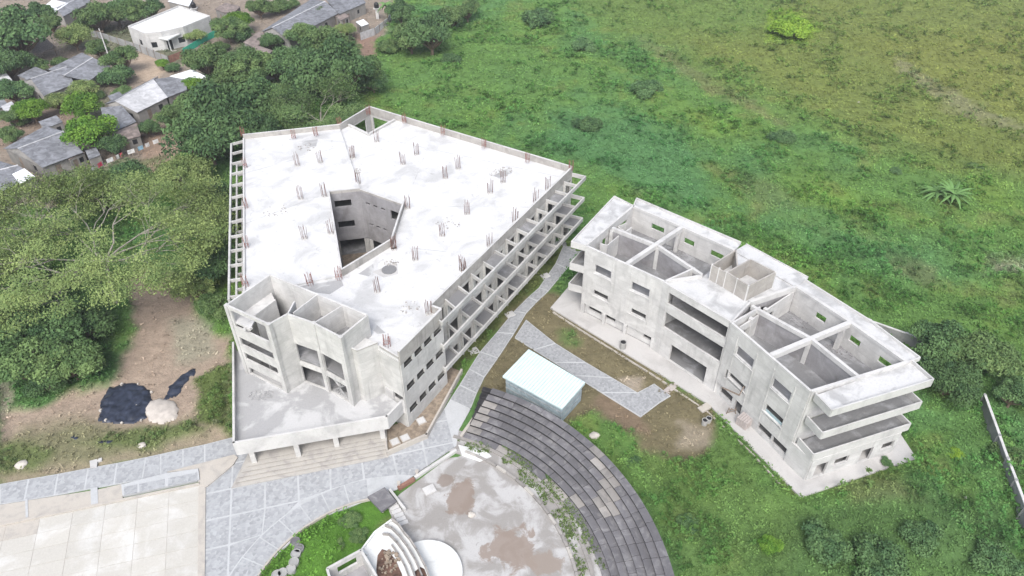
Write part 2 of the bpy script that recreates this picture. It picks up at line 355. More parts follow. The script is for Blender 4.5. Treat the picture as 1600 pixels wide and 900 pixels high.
# ================================================================== GROUND AND FIELD
GREEN = (.115, .218, .058); TEAL = (.092, .208, .078); LIME = (.185, .285, .045); OLIVE = (.172, .205, .055); DRY = (.185, .160, .095)
DIRT = (.38, .30, .235); PALE = (.43, .37, .30); DEEP = (.045, .095, .035); GREY = (.25, .22, .20)
PATCH = [  # (shape in photo pixels, colour, strength, feather px, clump density factor)
 ([(860, -60), (1700, -60), (1700, 300), (1480, 270), (1330, 220), (1150, 130), (1000, 70), (930, 20)], OLIVE, .75, 70, .7),
 ([(1330, 60), (1700, 20), (1700, 240), (1450, 160)], (.20, .215, .055), .5, 60, .7),
 ([(880, -20), (1250, -20), (1200, 60), (1000, 70)], GREEN, .5, 50, 1),
 ([(1200, 25), (1240, 20), (1280, 45), (1260, 70), (1200, 65)], LIME, .95, 10, 1.3),
 ([(990, 62), (1030, 78), (1130, 130), (1240, 195), (1225, 205), (1110, 150), (1020, 90)], (.19, .18, .09), .5, 14, .6),
 ([(1400, 85), (1480, 140), (1610, 205), (1610, 218), (1460, 165), (1400, 110)], (.24, .22, .15), .5, 14, .5),
 ([(850, 170), (1000, 180), (1100, 240), (1110, 340), (1000, 300), (860, 250)], TEAL, .85, 35, 1),
 ([(1020, 150), (1160, 190), (1220, 230), (1100, 220)], LIME, .4, 30, 1),
 ([(1180, 250), (1330, 290), (1400, 350), (1240, 340)], LIME, .45, 40, 1),
 ([(1140, 270), (1200, 280), (1260, 330), (1180, 350)], DRY, .35, 25, .8),
 ([(1200, 310), (1400, 370), (1580, 440), (1440, 460), (1250, 400)], TEAL, .5, 40, 1),
 ([(1380, 400), (1460, 420), (1470, 450), (1400, 440)], DRY, .45, 20, .6),
 ([(1540, 400), (1610, 405), (1610, 440), (1545, 430)], PALE, .5, 25, .3),
 ([(1500, 270), (1600, 290), (1600, 340), (1520, 330)], LIME, .4, 30, 1),
 ([(560, 70), (840, 50), (880, 150), (700, 170), (590, 130)], GREEN, .6, 40, 1.2),
 ([(1030, 600), (1110, 640), (1190, 760), (1260, 800), (1230, 915), (1060, 915), (1030, 800), (940, 690)], (.115, .19, .055), .6, 30, .9),
 ([(1230, 800), (1420, 740), (1560, 800), (1560, 915), (1200, 915)], (.08, .145, .052), .6, 50, 1.3),
 ([(1290, 740), (1400, 740), (1440, 790), (1330, 790)], DRY, .4, 25, .8),
 # dry ground between the two buildings
 ([(800, 470), (862, 455), (1000, 555), (1060, 610), (1120, 640), (1115, 690), (1070, 730), (1010, 700), (930, 640), (890, 660), (740, 610), (770, 540)], DRY, .95, 14, .25),
 ([(870, 520), (905, 520), (915, 545), (880, 545)], GREEN, .55, 10, .8),
 ([(940, 610), (1000, 640), (1020, 680), (960, 670), (920, 640)], (.24, .175, .125), .7, 12, .1),
 ([(970, 590), (1000, 592), (1005, 612), (978, 612)], PALE, .7, 8, .1),
 ([(1060, 660), (1110, 670), (1110, 700), (1060, 705)], PALE, .5, 12, .2),
 ([(950, 660), (1000, 680), (1010, 760), (970, 720)], GREEN, .8, 15, 1),
 # strip by the lattice
 ([(700, 600), (690, 575), (760, 500), (860, 400), (885, 380), (890, 400), (800, 490), (740, 555)], (.12, .14, .05), .8, 5, .6),
 # bare earth to the left of the main building
 ([(195, 425), (290, 430), (310, 510), (362, 530), (362, 700), (270, 710), (0, 760), (0, 650), (60, 640), (170, 600), (215, 520)], DIRT, .97, 14, .06),
 ([(265, 500), (330, 500), (345, 560), (280, 570)], (.33, .32, .24), .7, 18, .3),
 ([(300, 590), (362, 570), (362, 680), (310, 660)], (.10, .15, .04), .85, 14, 1),
 ([(40, 670), (130, 650), (230, 660), (300, 650), (345, 690), (230, 715), (0, 755), (0, 700)], (.13, .165, .06), .58, 34, .5),
 ([(110, 690), (220, 665), (300, 655), (330, 680), (240, 705)], (.11, .17, .045), .6, 14, .9),
 ([(-20, 700), (60, 690), (90, 705), (60, 735), (-20, 745)], (.11, .17, .045), .6, 14, .9),
 ([(0, 590), (24, 585), (20, 640), (0, 660)], PALE, .7, 8, .1),
 ([(60, 430), (180, 430), (190, 560), (150, 600), (30, 615), (0, 600), (0, 430)], DEEP, .8, 25, 1),
 # village earth
 ([(-60, -60), (640, -60), (600, 60), (540, 70), (470, 130), (300, 190), (255, 260), (140, 290), (-60, 350)], (.31, .255, .21), .90, 16, .12),
 ([(380, 60), (560, 60), (560, 140), (300, 200), (290, 130)], (.06, .11, .04), .8, 16, .9),
 ([(-60, 60), (60, 60), (30, 130), (-60, 140)], (.08, .12, .05), .6, 16, .7),
 ([(60, 140), (160, 130), (230, 190), (180, 230), (130, 180)], (.10, .13, .06), .5, 14, .6),
 ([(-60, 120), (60, 110), (130, 190), (-60, 260)], (.27, .20, .15), .6, 16, .2),
 ([(90, 45), (215, 45), (330, 90), (300, 110), (205, 80), (100, 80)], (.06, .11, .04), .55, 12, .8),
 ([(215, 90), (262, 95), (255, 125), (225, 130), (200, 140)], (.48, .38, .29), .9, 8, 0),
 ([(555, 60), (590, 50), (590, 90), (565, 95)], (.28, .19, .15), .9, 8, .1),
 ([(450, 105), (500, 105), (480, 130), (440, 130)], (.33, .22, .17), .9, 8, .1),
 ([(220, 210), (290, 190), (310, 200), (270, 250), (235, 280), (215, 250)], (.32, .235, .175), .9, 10, .1),
 ([(60, 300), (110, 290), (90, 330), (60, 330)], DIRT, .7, 10, .1),
 ([(85, 270), (260, 240), (230, 290), (90, 300)], (.06, .13, .03), .55, 14, 1),
 # lawn in the curve of the plaza
 ([(390, 915), (470, 825), (540, 795), (590, 775), (625, 800), (560, 860), (520, 915)], (.10, .22, .035), .95, 6, 1.6),
]
def ground_look(x, y):
    """albedo and vegetation density of the ground at world x, y"""
    n1 = fbm(x*.06, y*.06, 4, 3); n2 = fbm(x*.25, y*.25, 4, 9); n3 = fbm(x*.9, y*.9, 3, 21)
    c = np.array(GREEN)*np.ones((len(x), 3))
    def mx(col, k): return c*(1-k[:, None])+np.array(col)*k[:, None]
    c = mx(TEAL, np.clip((n1-.45)*4, 0, 1)*.7); c = mx((.15, .25, .045), np.clip((n2-.5)*4, 0, 1)*.55); c = mx(DRY, np.clip((n2-.62)*5, 0, 1)*.35)
    d = np.ones(len(x)); u, v = proj(x, y, 0.0)
    jx = (n2-.5)*26+(n3-.5)*16; jy = (fbm(x*.3+40, y*.3, 4, 5)-.5)*26
    near = (y > 25) & (y < 260)
    for poly, col, st, fe, df in PATCH:
        e = np.full(len(x), -1e3); e[near] = edist((u+jx)[near], (v+jy)[near], poly)
        k = np.clip(e/fe+.5, 0, 1)*st; k = k*k*(3-2*k)
        c = mx(col, k); d = d*(1-k)+df*k
    c = c*(.85+.3*n3[:, None])
    return c, d
HARD = []          # hard-surface footprints (world polygons) where nothing grows
LW, RWp = None, None
# --- footprints of the main building (world metres)
A1, A2, A3, A4, A5, A6, A7 = [P(*q, 11.4) for q in ((379, 210), (530, 194), (577, 166), (894, 260), (672, 476), (689, 482), (622, 549))]
FL = P(382, 462, 10.65); ca, cb, cdd, ce, cf, cg, ch = [P(*q, 13.2) for q in ((354, 476), (422, 429), (420, 506), (449, 490), (490, 504), (532, 526), (574, 492))]
st1 = P(549, 545, 10.8); st1b = P(558, 549, 10.8); st2 = P(590, 536, 10.8); st3 = P(570, 527, 10.8)
k1, k2, k3 = P(365, 691, 4.4), P(604, 650, 4.4), P(628, 625, 4.4)
yA, yB, yC, yD, yE = [P(*q, 11.0) for q in ((513, 297), (562, 292), (631, 316), (611, 378), (534, 425))]
MAINFOOT = [A1, A2, A3, A4, A5, A6, A7, k2, k1, FL]
# --- right building
r0, r1 = P(916, 383, 10.5), P(1038, 439, 10.5); r1b = P(1056, 436, 10.5); r1c = P(1097, 430, 10.5)
q0, q1, q2 = P(990, 321, 10.5), P(1066, 353, 10.5), P(1148, 390, 10.5)
r2, r3 = P(1144, 504, 10.5), P(1268, 611, 10.5); r2c = P(1172, 472, 10.5)
q3, q4, q5 = P(1245, 447, 10.5), P(1329, 502, 10.5), P(1418, 565, 10.5)
APRON = PP([(860, 481), (1034, 586), (1108, 632), (1251, 777), (1432, 716), (1395, 660), (1250, 500), (1100, 400), (1000, 350), (895, 440)], .12)
RFOOT = [r0, r1, r2, r3, q5, q4, q3, q2, q0]
HARD += [MAINFOOT, RFOOT, APRON]
# --- paving
PLAZA = PP([(320, 752), (340, 700), (363, 690), (607, 700), (668, 682), (703, 625), (735, 640), (717, 672), (713, 697), (640, 748), (620, 765), (573, 782), (538, 796), (496, 811), (469, 831), (449, 853), (422, 878), (404, 900), (370, 960), (318, 960)])
PATHL = [(880, 385), (868, 412), (842, 450), (825, 465), (803, 487), (776, 520), (750, 550), (733, 577), (718, 602), (703, 625)]
PATHR = [(906, 397), (886, 420), (857, 455), (840, 471), (822, 490), (803, 522), (778, 560), (757, 590), (745, 615), (735, 640)]
BR_T = [(822, 500), (868, 537), (916, 567), (957, 591), (996, 614), (1046, 618)]
BR_B = [(804, 528), (834, 547), (866, 567), (897, 587), (940, 614), (1001, 652)]
WK_T = [(-60, 771), (0, 757), (45, 749), (91, 741), (138, 732), (183, 724), (228, 715), (251, 710), (286, 702), (320, 695), (363, 684)]
WK_B = [(-60, 801), (0, 789), (38, 783), (85, 775), (132, 766), (178, 758), (222, 750), (251, 745), (286, 738), (320, 728), (370, 712)]
COURT = PP([(-60, 833), (313, 757), (311, 960), (-60, 960)])
AC = (-12.3, 31.5)
HARD += [PLAZA, PP(PATHL+PATHR[::-1]), PP(BR_T+BR_B[::-1]), PP(WK_T+WK_B[::-1]), COURT, PP([(-60, 800), (365, 715), (365, 765), (-60, 850)])]
HARD += [PP([(605, 707), (665, 680), (721, 579), (690, 570), (640, 660)])]
HARD.append([(AC[0]+27*math.cos(R(a)), AC[1]+27*math.sin(R(a))) for a in range(-40, 71, 4)]+[(AC[0]+3, AC[1]+14), (AC[0]-3, AC[1]+17), (AC[0]-3, AC[1]+5), (AC[0]-6, AC[1]-5), (AC[0]-2, AC[1]-25)])
SHED = PP([(826, 548), (914, 600), (879, 639), (786, 588)], 2.6)
HARD.append(SHED); HARD.append(PP([(152, 645), (158, 615), (190, 596), (236, 608), (255, 620), (280, 626), (284, 655), (250, 664), (165, 664)]))
def hardmask(x, y, grow=0.0):
    m = np.zeros(len(x), bool)
    for poly in HARD:
        xs = [p[0] for p in poly]; ys = [p[1] for p in poly]
        s = (x > min(xs)-2) & (x < max(xs)+2) & (y > min(ys)-2) & (y < max(ys)+2)
        if s.any(): m[s] |= edist(x[s], y[s], poly) > -grow
    return m
gx = np.concatenate([np.linspace(-3000, -210, 14), np.arange(-180, 181, .6), np.linspace(210, 3000, 14)])
gy = np.concatenate([np.linspace(-600, -30, 8), np.linspace(0, 29, 12), np.arange(30, 240, .6), np.geomspace(245, 5000, 18)])
GX, GY = np.meshgrid(gx, gy); fx, fy = GX.ravel(), GY.ravel()
gcol, gden = ground_look(fx, fy)
hm_ = hardmask(fx, fy, .8)
rough = np.clip(gden, 0, 1)*(fbm(fx*.35, fy*.35, 4, 31)-.25)*1.7*np.where(hm_, 0, 1)
gz = np.where(hm_, -.06, np.maximum(rough, -.02)-.02)
nxg, nyg = len(gx), len(gy)
ii = (np.arange(nyg-1)[:, None]*nxg+np.arange(nxg-1)[None, :]).ravel()
F = np.stack([ii, ii+1, ii+nxg+1, ii+nxg], 1)
me = raw('ground', np.stack([fx, fy, gz], 1), F, 'ground', {'col': ('FLOAT_COLOR', np.concatenate([gcol*.8, np.ones((len(gcol), 1))], 1))}, True)
o = link(me, 'ground'); o['kind'] = 'structure'
# leafy ground cover: many small leaf sprays, real geometry, coloured by where they grow
def scatter(x0, x1, y0, y1, per_m2, size, nleaf, name, hscale=1.0, thr=None):
    n = int((x1-x0)*(y1-y0)*per_m2)
    x = RNG.uniform(x0, x1, n); y = RNG.uniform(y0, y1, n)
    u, v = proj(x, y, 0.0); k = (u > -120) & (u < 1720) & (v > -60) & (v < 990); x, y = x[k], y[k]
    k = ~hardmask(x, y, .25); x, y = x[k], y[k]
    c, d = ground_look(x, y)
    k = RNG.uniform(0, 1, len(x)) < d
    if thr: k &= (fbm(x*.22+7, y*.22, 4, 77) > thr) & (d > .5)
    x, y, c, d = x[k], y[k], c[k], d[k]
    if thr: c = c*np.array([.62, .76, .66])
    h = (.10+1.62*np.clip(d, 0, 1)*np.clip(fbm(x*.35, y*.35, 4, 31)-.25, 0, 1))*hscale
    c = c*(.78+.44*np.clip(fbm(x*.45+90, y*.45, 3, 55)*2-.5, 0, 1))[:, None]*np.where(vnoise(x*.31, y*.31, 64) > .72, .84, 1.0)[:, None]
    if thr: h = h+np.clip((fbm(x*.22+7, y*.22, 4, 77)-thr)*9, 0, 1.5)*RNG.uniform(.3, 1, len(x))
    base = np.stack([x, y, h], 1); n = len(x)
    C = np.repeat(base, nleaf, 0)+RNG.normal(0, 1, (n*nleaf, 3))*np.array([size*.9, size*.9, size*.6])
    N = np.tile(np.array([0, 0, .7]), (len(C), 1))
    V, F = leafquads(C, N, size, .42, .5)
    cc = np.repeat(c*RNG.uniform(.84, 1.22, (n, 1)), nleaf, 0)*RNG.uniform(.88, 1.12, (n*nleaf, 1)); cc = np.repeat(cc, 4, 0)
    me = raw(name, V, F, 'clump', {'col': ('FLOAT_COLOR', np.concatenate([cc, np.ones((len(cc), 1))], 1))})
    o = link(me, name); o['kind'] = 'stuff'; o['label'] = 'leafy green weeds and grass covering the ground'; o['category'] = 'ground cover'
    return n
scatter(-62, 80, 30, 75, 7.0, .12, 7, 'weeds')
scatter(-100, 110, 75, 120, 4.5, .15, 6, 'weeds')
scatter(-150, 160, 120, 215, 2.6, .19, 5, 'weeds')
scatter(-62, 80, 30, 75, 2.4, .15, 16, 'tall_weeds', 1, .53)
scatter(-100, 110, 75, 120, 1.6, .18, 16, 'tall_weeds', 1, .53)
scatter(-150, 160, 120, 215, .7, .26, 14, 'tall_weeds', 1, .55)
# ================================================================== MAIN BUILDING
ZR = 10.4; Z2 = 7.0; Z1 = 3.6; ZP = 11.4; ZC = 13.2
main = thing('unfinished_building', 'large unfinished grey concrete building with white flat roof and an angular open courtyard', 'building', (-15, 75, 0))
LWPOLY = [A1, A2, yB, yA, yE, FL]
n1, n2, n3 = P(545, 197, ZR), P(576, 212, ZR), P(617, 189, ZR)
cb_in = lerp(cb, ch, .02)
RPOLY = [A2, n1, n2, n3, lerp(A3, A4, .13), A4, A5, A6, A7, st2, st3, ch, cb, FL, yE, yD, yC, yB]
def off_poly(poly, d):
    a = sum(poly[i][0]*poly[(i+1) % len(poly)][1]-poly[(i+1) % len(poly)][0]*poly[i][1] for i in range(len(poly)))
    if a < 0: poly = poly[::-1]
    out = []; n = len(poly)
    for i in range(n):
        p0, p1, p2 = poly[i-1], poly[i], poly[(i+1) % n]
        e1 = Vector((p1[0]-p0[0], p1[1]-p0[1])).normalized(); e2 = Vector((p2[0]-p1[0], p2[1]-p1[1])).normalized()
        m1 = Vector((-e1.y, e1.x)); m2 = Vector((-e2.y, e2.x)); k = (m1+m2); L = max(k.length_squared, .25); k = k*2*d/L
        out.append((p1[0]+k.x, p1[1]+k.y))
    return out
MB().prism(LWPOLY, ZR-.35, ZR+.25).build('roof_slab', 'roof', main)
MB().prism(RPOLY, ZR-.4, ZR).build('roof_slab', 'roof', main)
FULL = [A1, A2, A3, A4, A5, A6, A7, st2, st1, cg, cdd, ca, FL]
HOLE = [yA, yB, yC, yD, yE]
LOWL = [A1, A2, yB, yA, yE, FL]; LOWR = [A2, A3, A4, A5, A6, A7, st2, st1, cg, cf, ce, cdd, ca, FL, yE, yD, yC, yB]
for z in (Z2, Z1):
    MB().prism(off_poly(LOWL, .14), z-.3, z).build('floor_slab', 'floor', main)
    MB().prism(off_poly(LOWR, .14), z-.3, z-.01).build('floor_slab', 'floor', main)
MB().prism(off_poly([A1, A2, A3, A4, A5, A6, A7, st2, st1, FL], .3), 0.0, .5).build('ground_slab', 'floor', main)
# parapets round the roof
def par(p, q, z0, z1, t=.18, mat='parapet', name='parapet', ext=0, parent=main):
    MB().bar(p, q, t+.04, z1-.06, z1, 0, ext).build('coping', 'rim', parent)
    return MB().bar(p, q, t, z0, z1-.06, 0, ext).build(name, mat, parent)
par(A1, A2, ZR-.4, ZP, .2); par(A2, A3, ZR-.4, ZP, .2); par(A3, A4, ZR-.4, ZP, .2); par(A4, A5, ZR-.4, ZP, .2)
par(A5, A6, ZR-.4, ZP-.003, .2); par(A6, A7, ZR-.9, ZP, .22)
par(n1, n2, ZR-.5, ZR+.35, .3, 'beam', 'void_beam'); par(n2, n3, ZR-.5, ZR+.35, .3, 'beam', 'void_beam')
par(yC, yD, ZR, ZR+.85, .18); par(yD, yE, ZR, ZR+1.0, .18); par(yA, yE, ZR+.25, ZR+.5, .16, name='curb'); par(yA, yB, ZR, ZR+.45, .16, name='curb'); par(yB, yC, ZR, ZR+.3, .16, name='curb')
par(FL, A1, ZR-.1, ZR+.45, .16, name='curb')
par(A7, lerp(A7, st2, .9), ZR, ZR+.35, .18, name='curb')
# outer walls below the roof
def rows(L, n, w, zl, margin=.6):
    st = (L-2*margin)/n; return [(margin+st*(i+.5)-w/2, margin+st*(i+.5)+w/2, a, b) for i in range(n) for a, b in zl]
LV = [(1.3, 2.9), (4.7, 6.2), (8.1, 9.6)]
wall('wall', main, FL, A1, 0, ZR-.36, .22, 'wall', rows(dist(FL, A1), 12, 1.9, LV), off=-.12)
wall('wall', main, A1, A2, 0, ZR-.36, .2, 'wall', rows(dist(A1, A2), 4, 1.8, LV))
wall('wall', main, A2, A3, 0, ZR-.41, .2, 'wall', rows(dist(A2, A3), 1, 4.6, [(.8, 3), (4.2, 6.4), (7.6, 9.8)]))
wall('wall', main, A3, A4, 0, ZR-.41, .2, 'wall', rows(dist(A3, A4), 10, 2.0, LV)+[(.5, 4.2, 7.6, 9.7), (.5, 4.2, 4.2, 6.4)])
wall('wall', main, n2, lerp(A2, A3, .02), 0, ZR-.41, .2, 'wall', [(1, 4.5, .8, 3), (1, 4.5, 4.2, 6.4)])
wall('wall', main, n2, n3, 0, ZR-.52, .2, 'wall')
NB = 13; LR = dist(A4, A5)
ops = []
for i in range(NB):
    s0 = LR*i/NB+.35; s1 = LR*(i+1)/NB-.35
    for j, (a, b) in enumerate([(.6, 2.7), (4.0, 6.3), (7.3, 9.6)]):
        if (i+j) % 2 == 0: ops.append((s0, s1, a, b))
        else: ops.append((s0+.3, s1-.5, a+.6, b-.3))
wall('wall', main, A4, A5, 0, ZR-.41, .2, 'wall', ops)
# end block with its three rows of slot windows
eo = []
for zb, zt in ((8.75, 9.55), (5.45, 6.25), (2.1, 2.9)):
    for a, b in ((.35, 1.75), (2.1, 3.5), (3.85, 5.2), (5.6, 7.0)): eo.append((a, b, zb, zt))
wall('wall', main, A6, A7, -.2, ZR-.9, .22, 'wall', eo)
wall('wall', main, A5, A6, 0, ZR-.41, .2, 'wall')
for a, b, zb, zt in eo:                                         # sill under each slot
    L = dist(A6, A7); MB().bar(lerp(A6, A7, a/L), lerp(A6, A7, b/L), .3, zb-.07, zb).build('sill', 'rim', main)
wall('wall', main, A7, st2, -.2, ZR-.41, .2, 'wall', [(.1, 1.6, 4.0, 4.9)])
# small projecting shaft
MB().prism([st1, st1b, st2, st3], .2, ZR+.4).build('shaft', 'wall', main)
par(st1b, st2, ZR+.41, ZR+.6, .14); par(st1, st1b, ZR+.41, ZR+.6, .14)
# stain and scar on the shaft foot
MB().bar(lerp(st2, A7, .1), lerp(st2, A7, .5), .3, 3.62, 4.9, off=-.05).build('plaster_patch', 'rim', main)
# courtyard walls with slot windows, ground floor left open on columns
LAB = dist(yA, yB); LBC = dist(yB, yC)
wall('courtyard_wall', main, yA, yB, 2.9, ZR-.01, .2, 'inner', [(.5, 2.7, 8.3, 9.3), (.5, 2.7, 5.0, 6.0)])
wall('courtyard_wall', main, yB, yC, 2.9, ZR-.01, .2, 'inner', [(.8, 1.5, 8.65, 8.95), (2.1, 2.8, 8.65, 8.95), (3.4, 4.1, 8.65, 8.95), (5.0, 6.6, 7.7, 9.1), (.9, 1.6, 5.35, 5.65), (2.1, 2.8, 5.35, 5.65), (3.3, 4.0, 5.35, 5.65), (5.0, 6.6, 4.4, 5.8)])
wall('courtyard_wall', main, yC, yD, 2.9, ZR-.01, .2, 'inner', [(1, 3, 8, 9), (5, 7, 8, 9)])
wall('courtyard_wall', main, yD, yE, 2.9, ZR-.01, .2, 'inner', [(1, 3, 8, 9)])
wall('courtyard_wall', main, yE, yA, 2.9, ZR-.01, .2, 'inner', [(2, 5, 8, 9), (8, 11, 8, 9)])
for p in (yA, yB, yC, yD, yE, lerp(yA, yE, .5), lerp(yA, yB, .97), lerp(yB, yC, .1), lerp(yC, yD, .5)):
    MB().box(p[0], p[1], .5, 2.9, .5, .5).build('column', 'wall', main)
MB().prism(off_poly(HOLE, .2), .5, .54).build('courtyard_floor', 'soil', main)
# left lattice: three outer beams and their cross beams
la, lb = P(361, 224, ZR+.1), P(357, 467, ZR+.1)
lv = [224, 239, 255, 271, 289, 308, 326, 346, 369, 391, 414, 437, 463]
for z in (ZR+.1, Z2, Z1):
    MB().bar(la, lb, .22, z-.45, z, ext=.1).build('lattice_beam', 'beam', main)
    for i, vv in enumerate(lv):
        t = min(1, max(0, (P(360, vv, ZR+.1)[1]-la[1])/(lb[1]-la[1]))); a = lerp(la, lb, t); b = lerp(A1, FL, t)
        MB().bar(lerp(a, b, .07), lerp(a, b, .985), .16, z-.38, z-.005).build('cross_beam', 'beam', main)
for i in range(0, 13, 2):
    t = i/12; a = lerp(la, lb, t); b = lerp(A1, FL, t); c = lerp(a, b, .55); MB().box(c[0], c[1], 0, Z1-.4, .3, .3).build('column', 'beam', main)
# right lattice
ra, rb = P(915, 275, ZR), P(690, 503, ZR)
for zi, z in enumerate((ZR, Z2, Z1)):
    MB().bar(ra, rb, .2, z-.55, z).build('lattice_beam', 'beam', main)
    MB().bar(A4, ra, .2, z-.55, z-.01).build('lattice_beam', 'beam', main)
    for i in range(1, NB+1):
        a = lerp(A4, A5, i/NB); b = lerp(ra, rb, i/NB)
        MB().bar(lerp(a, b, .06), lerp(a, b, .95), .15, z-.5, z-.02).build('cross_beam', 'beam', main)
        if (i+zi) % 3 == 0:                                          # every other bay is closed by a thin sunk slab
            a0 = lerp(A4, A5, (i-1)/NB); b0 = lerp(ra, rb, (i-1)/NB)
            MB().prism([lerp(a0, b0, .08), lerp(a, b, .08), lerp(a, b, .93), lerp(a0, b0, .93)], z-.52, z-.4).build('bay_slab', 'floor', main)
        # upright fins in front of the facade
        f0 = lerp(a, b, .02); f1 = lerp(a, b, .2)
        MB().bar(f0, f1, .14, z-3.35 if z > 4 else 0.0, z-.52).build('fin', 'beam', main)
# ---- roofless tower block at the front left
def cw(p, q, z0, z1, ops=(), t=.2, mat='wall', name='wall'): return wall(name, main, p, q, z0, z1, t, mat, ops)
Lad = dist(ca, cdd)
cw(ca, cdd, Z1, ZC, [(.55, Lad-.55, 10.5, 12.75), (.55, Lad-.55, 8.0, 9.1), (.55, Lad-.55, 5.9, 6.9), (.55, Lad-.55, 3.75, 4.7)])
for z in (9.2, 7.0, 4.8):                                       # ledges of the open front
    MB().bar(lerp(ca, cdd, .1), lerp(ca, cdd, .9), .5, z-.12, z+.0, off=.36).build('ledge', 'rim', main)
cw(ca, cb, Z1, ZC, [], mat='rwall'); cw(cb, ch, ZR-3.4, ZC, [], mat='rwall')
cw(cdd, ce, Z1, ZC)
cw(ce, cf, Z1, ZC, [(.12, dist(ce, cf)-.3, 3.7, 6.1), (.12, dist(ce, cf)-.3, 6.7, 9.3)])
cw(cf, cg, Z1, ZC, [(.35, dist(cf, cg)-.55, 3.7, 6.1), (.35, dist(cf, cg)-.55, 6.7, 9.3)])
cw(cg, ch, Z1, ZC)
for p in (ca, cdd, cf, cg):
    MB().box(p[0], p[1], Z1, ZC+.02, .42, .42, R(-30)).build('column', 'wall', main)
pb = [lerp(cb, ch, x) for x in (.30, .50, .76)]
cw(ce, P(460, 470, ZC), 9.8, ZC-.05, t=.14, mat='rwall'); cw(P(458, 488, ZC), pb[1], 9.8, ZC-.05, t=.12, mat='rwall'); cw(cf, pb[2], 9.8, ZC-.05, t=.12, mat='rwall')
MB().prism(off_poly([ce, cf, cg, ch, pb[1], lerp(ce, pb[0], .5)], .1), ZR-.3, ZR-.02).build('floor_slab', 'floor', main)
# low wall of the shaft inside the first room
i0, i1 = P(430, 468, 11.6), P(398, 492, 11.6)
cw(i0, i1, Z1, 11.6, t=.15, mat='rwall'); MB().prism([ca, lerp(ca, cb, .93), i0, i1, lerp(ca, cdd, .45)], 10.9, 11.1).build('landing', 'rwall', main)
m = MB()
for i in range(7):                                              # steel left in the lower opening
    a = lerp(cf, cg, .15+.1*i); b = lerp(cf, cg, .75-.08*i); m.tube([(a[0], a[1]+.3, 3.7), (b[0], b[1]+.3, 5.6)], .05, 4)
m.build('steel_props', 'steel', main)
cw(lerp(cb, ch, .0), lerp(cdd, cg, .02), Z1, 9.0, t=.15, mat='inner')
# ---- canopy
CAN = [k1, k2, k3, A7, st2, st1b, st1, lerp(cg, cf, .0), (cf[0], cf[1]+1), (cdd[0], cdd[1]+1), (ca[0]+.3, ca[1]+1), P(363, 520, 4.0)]
kL = P(364, 535, 4.4)
CANP = [k1, k2, k3, st2, st3, (cg[0]+.3, cg[1]+1.5), (cdd[0], cdd[1]+2), (ca[0]+.6, ca[1]+1.2), kL]
MB().prism(off_poly(CANP, .1), Z1-.45, Z1).build('canopy_slab', 'canopy', main)
for p, q in ((k1, k2), (k2, k3), (kL, k1)): MB().bar(p, q, .22, 2.55, 4.4, ext=.1).build('canopy_fascia', 'rim' if p != kL else 'wall', main)
MB().bar(k3, A7, .22, 2.55, 4.39).build('canopy_fascia', 'rim', main)
for u, v in ((397, 722), (466, 712), (526, 697), (598, 684), (640, 672)):
    x, y = P(u, v, .9); 
    if u < 630: MB().box(x, y+.2, .2, 2.6, .5, .5, R(13)).build('column', 'wall', main)
for u, v in ((420, 690), (480, 680), (545, 668)):
    x, y = P(u, v, .9); MB().box(x, y+2.5, .2, 3.2, .5, .5, R(13)).build('column', 'wall', main)
wall('wall', main, P(400, 668, .9), P(604, 630, .9), .5, 3.2, .2, 'wall', [(2, 5, .6, 2.9), (9, 12, .6, 2.9)])
# rubble heap on the canopy
def rubble(name, par, u, v, z, ru, n, mat, s=(.08, .3), sq=.5):
    m = MB(); cx, cy = P(u, v, z); r = ru*slant(u, v, z)/FPX
    for i in range(n):
        a = random.uniform(0, 6.28); d = r*math.sqrt(random.random()); w_ = random.uniform(*s)
        m.box(cx+d*math.cos(a), cy+d*sq*math.sin(a)*1.5, z, z+w_*random.uniform(.4, 1), w_, w_*random.uniform(.6, 1.3), random.uniform(0, 3))
    o = m.build(name, mat, par); o['kind'] = 'stuff'; return o
rubble('rubble', main, 408, 617, Z1, 18, 150, 'canopy', (.04, .15), .4)
rubble('rubble', main, 503, 484, ZR, 8, 50, 'rim', (.1, .35), .8); rubble('rubble', main, 480, 498, ZR, 6, 30, 'soil', (.05, .25))
rubble('rubble', main, 387, 515, 10.9, 6, 25, 'wall', (.08, .28))
# ---- starter bars of the columns on the roof
def rebar(u, v, z, h, mat='rebar', n=6, r=.32, base=True):
    x, y = P(u, v, z); m = MB()
    for i in range(n):
        a = 2*math.pi*i/n+.4; lean = random.uniform(-.12, .12); hh = h*random.uniform(.75, 1.05)
        m.tube([(x+r*math.cos(a), y+r*math.sin(a)*.8, z), (x+r*math.cos(a)+lean, y+r*math.sin(a)*.8+lean*.5, z+hh)], .028, 4)
    if mat == 'redbar': m.tube([(x+r*math.cos(t*1.05), y+r*.8*math.sin(t*1.05), z+.5) for t in range(7)], .03, 4)
    o = m.build('starter_bars', mat, main)
    if mat == 'rebar' and base: MB().box(x, y, z, z+.12, .62, .55, R(15)).build('column_stub', 'wall', main)
for u, v in ((465, 259), (501, 254), (551, 247), (560, 287), (589, 222), (630, 257), (651, 242), (716, 264), (696, 279), (470, 311), (507, 307), (637, 326), (730, 335), (476, 373), (517, 365), (691, 369), (786, 285), (766, 302), (856, 297), (837, 316), (805, 347), (765, 385), (722, 422), (649, 406), (616, 390), (590, 456), (615, 388), (725, 425), (670, 490)):
    left = u < 520 and (v < 440)
    rebar(u, v, ZR+.25 if left else ZR, 2.0, n=10 if (u, v) == (551, 247) else 6)
for u, v in ((605, 541), (485, 445), (530, 436), (384, 447)): rebar(u, v, ZR+(.25 if v < 448 else 0), 1.7, 'redbar', 8, .36)
for u, v in ((384, 262), (385, 325), (386, 387)): rebar(u, v, ZR+.25, 1.6, 'redbar', 6, .25)
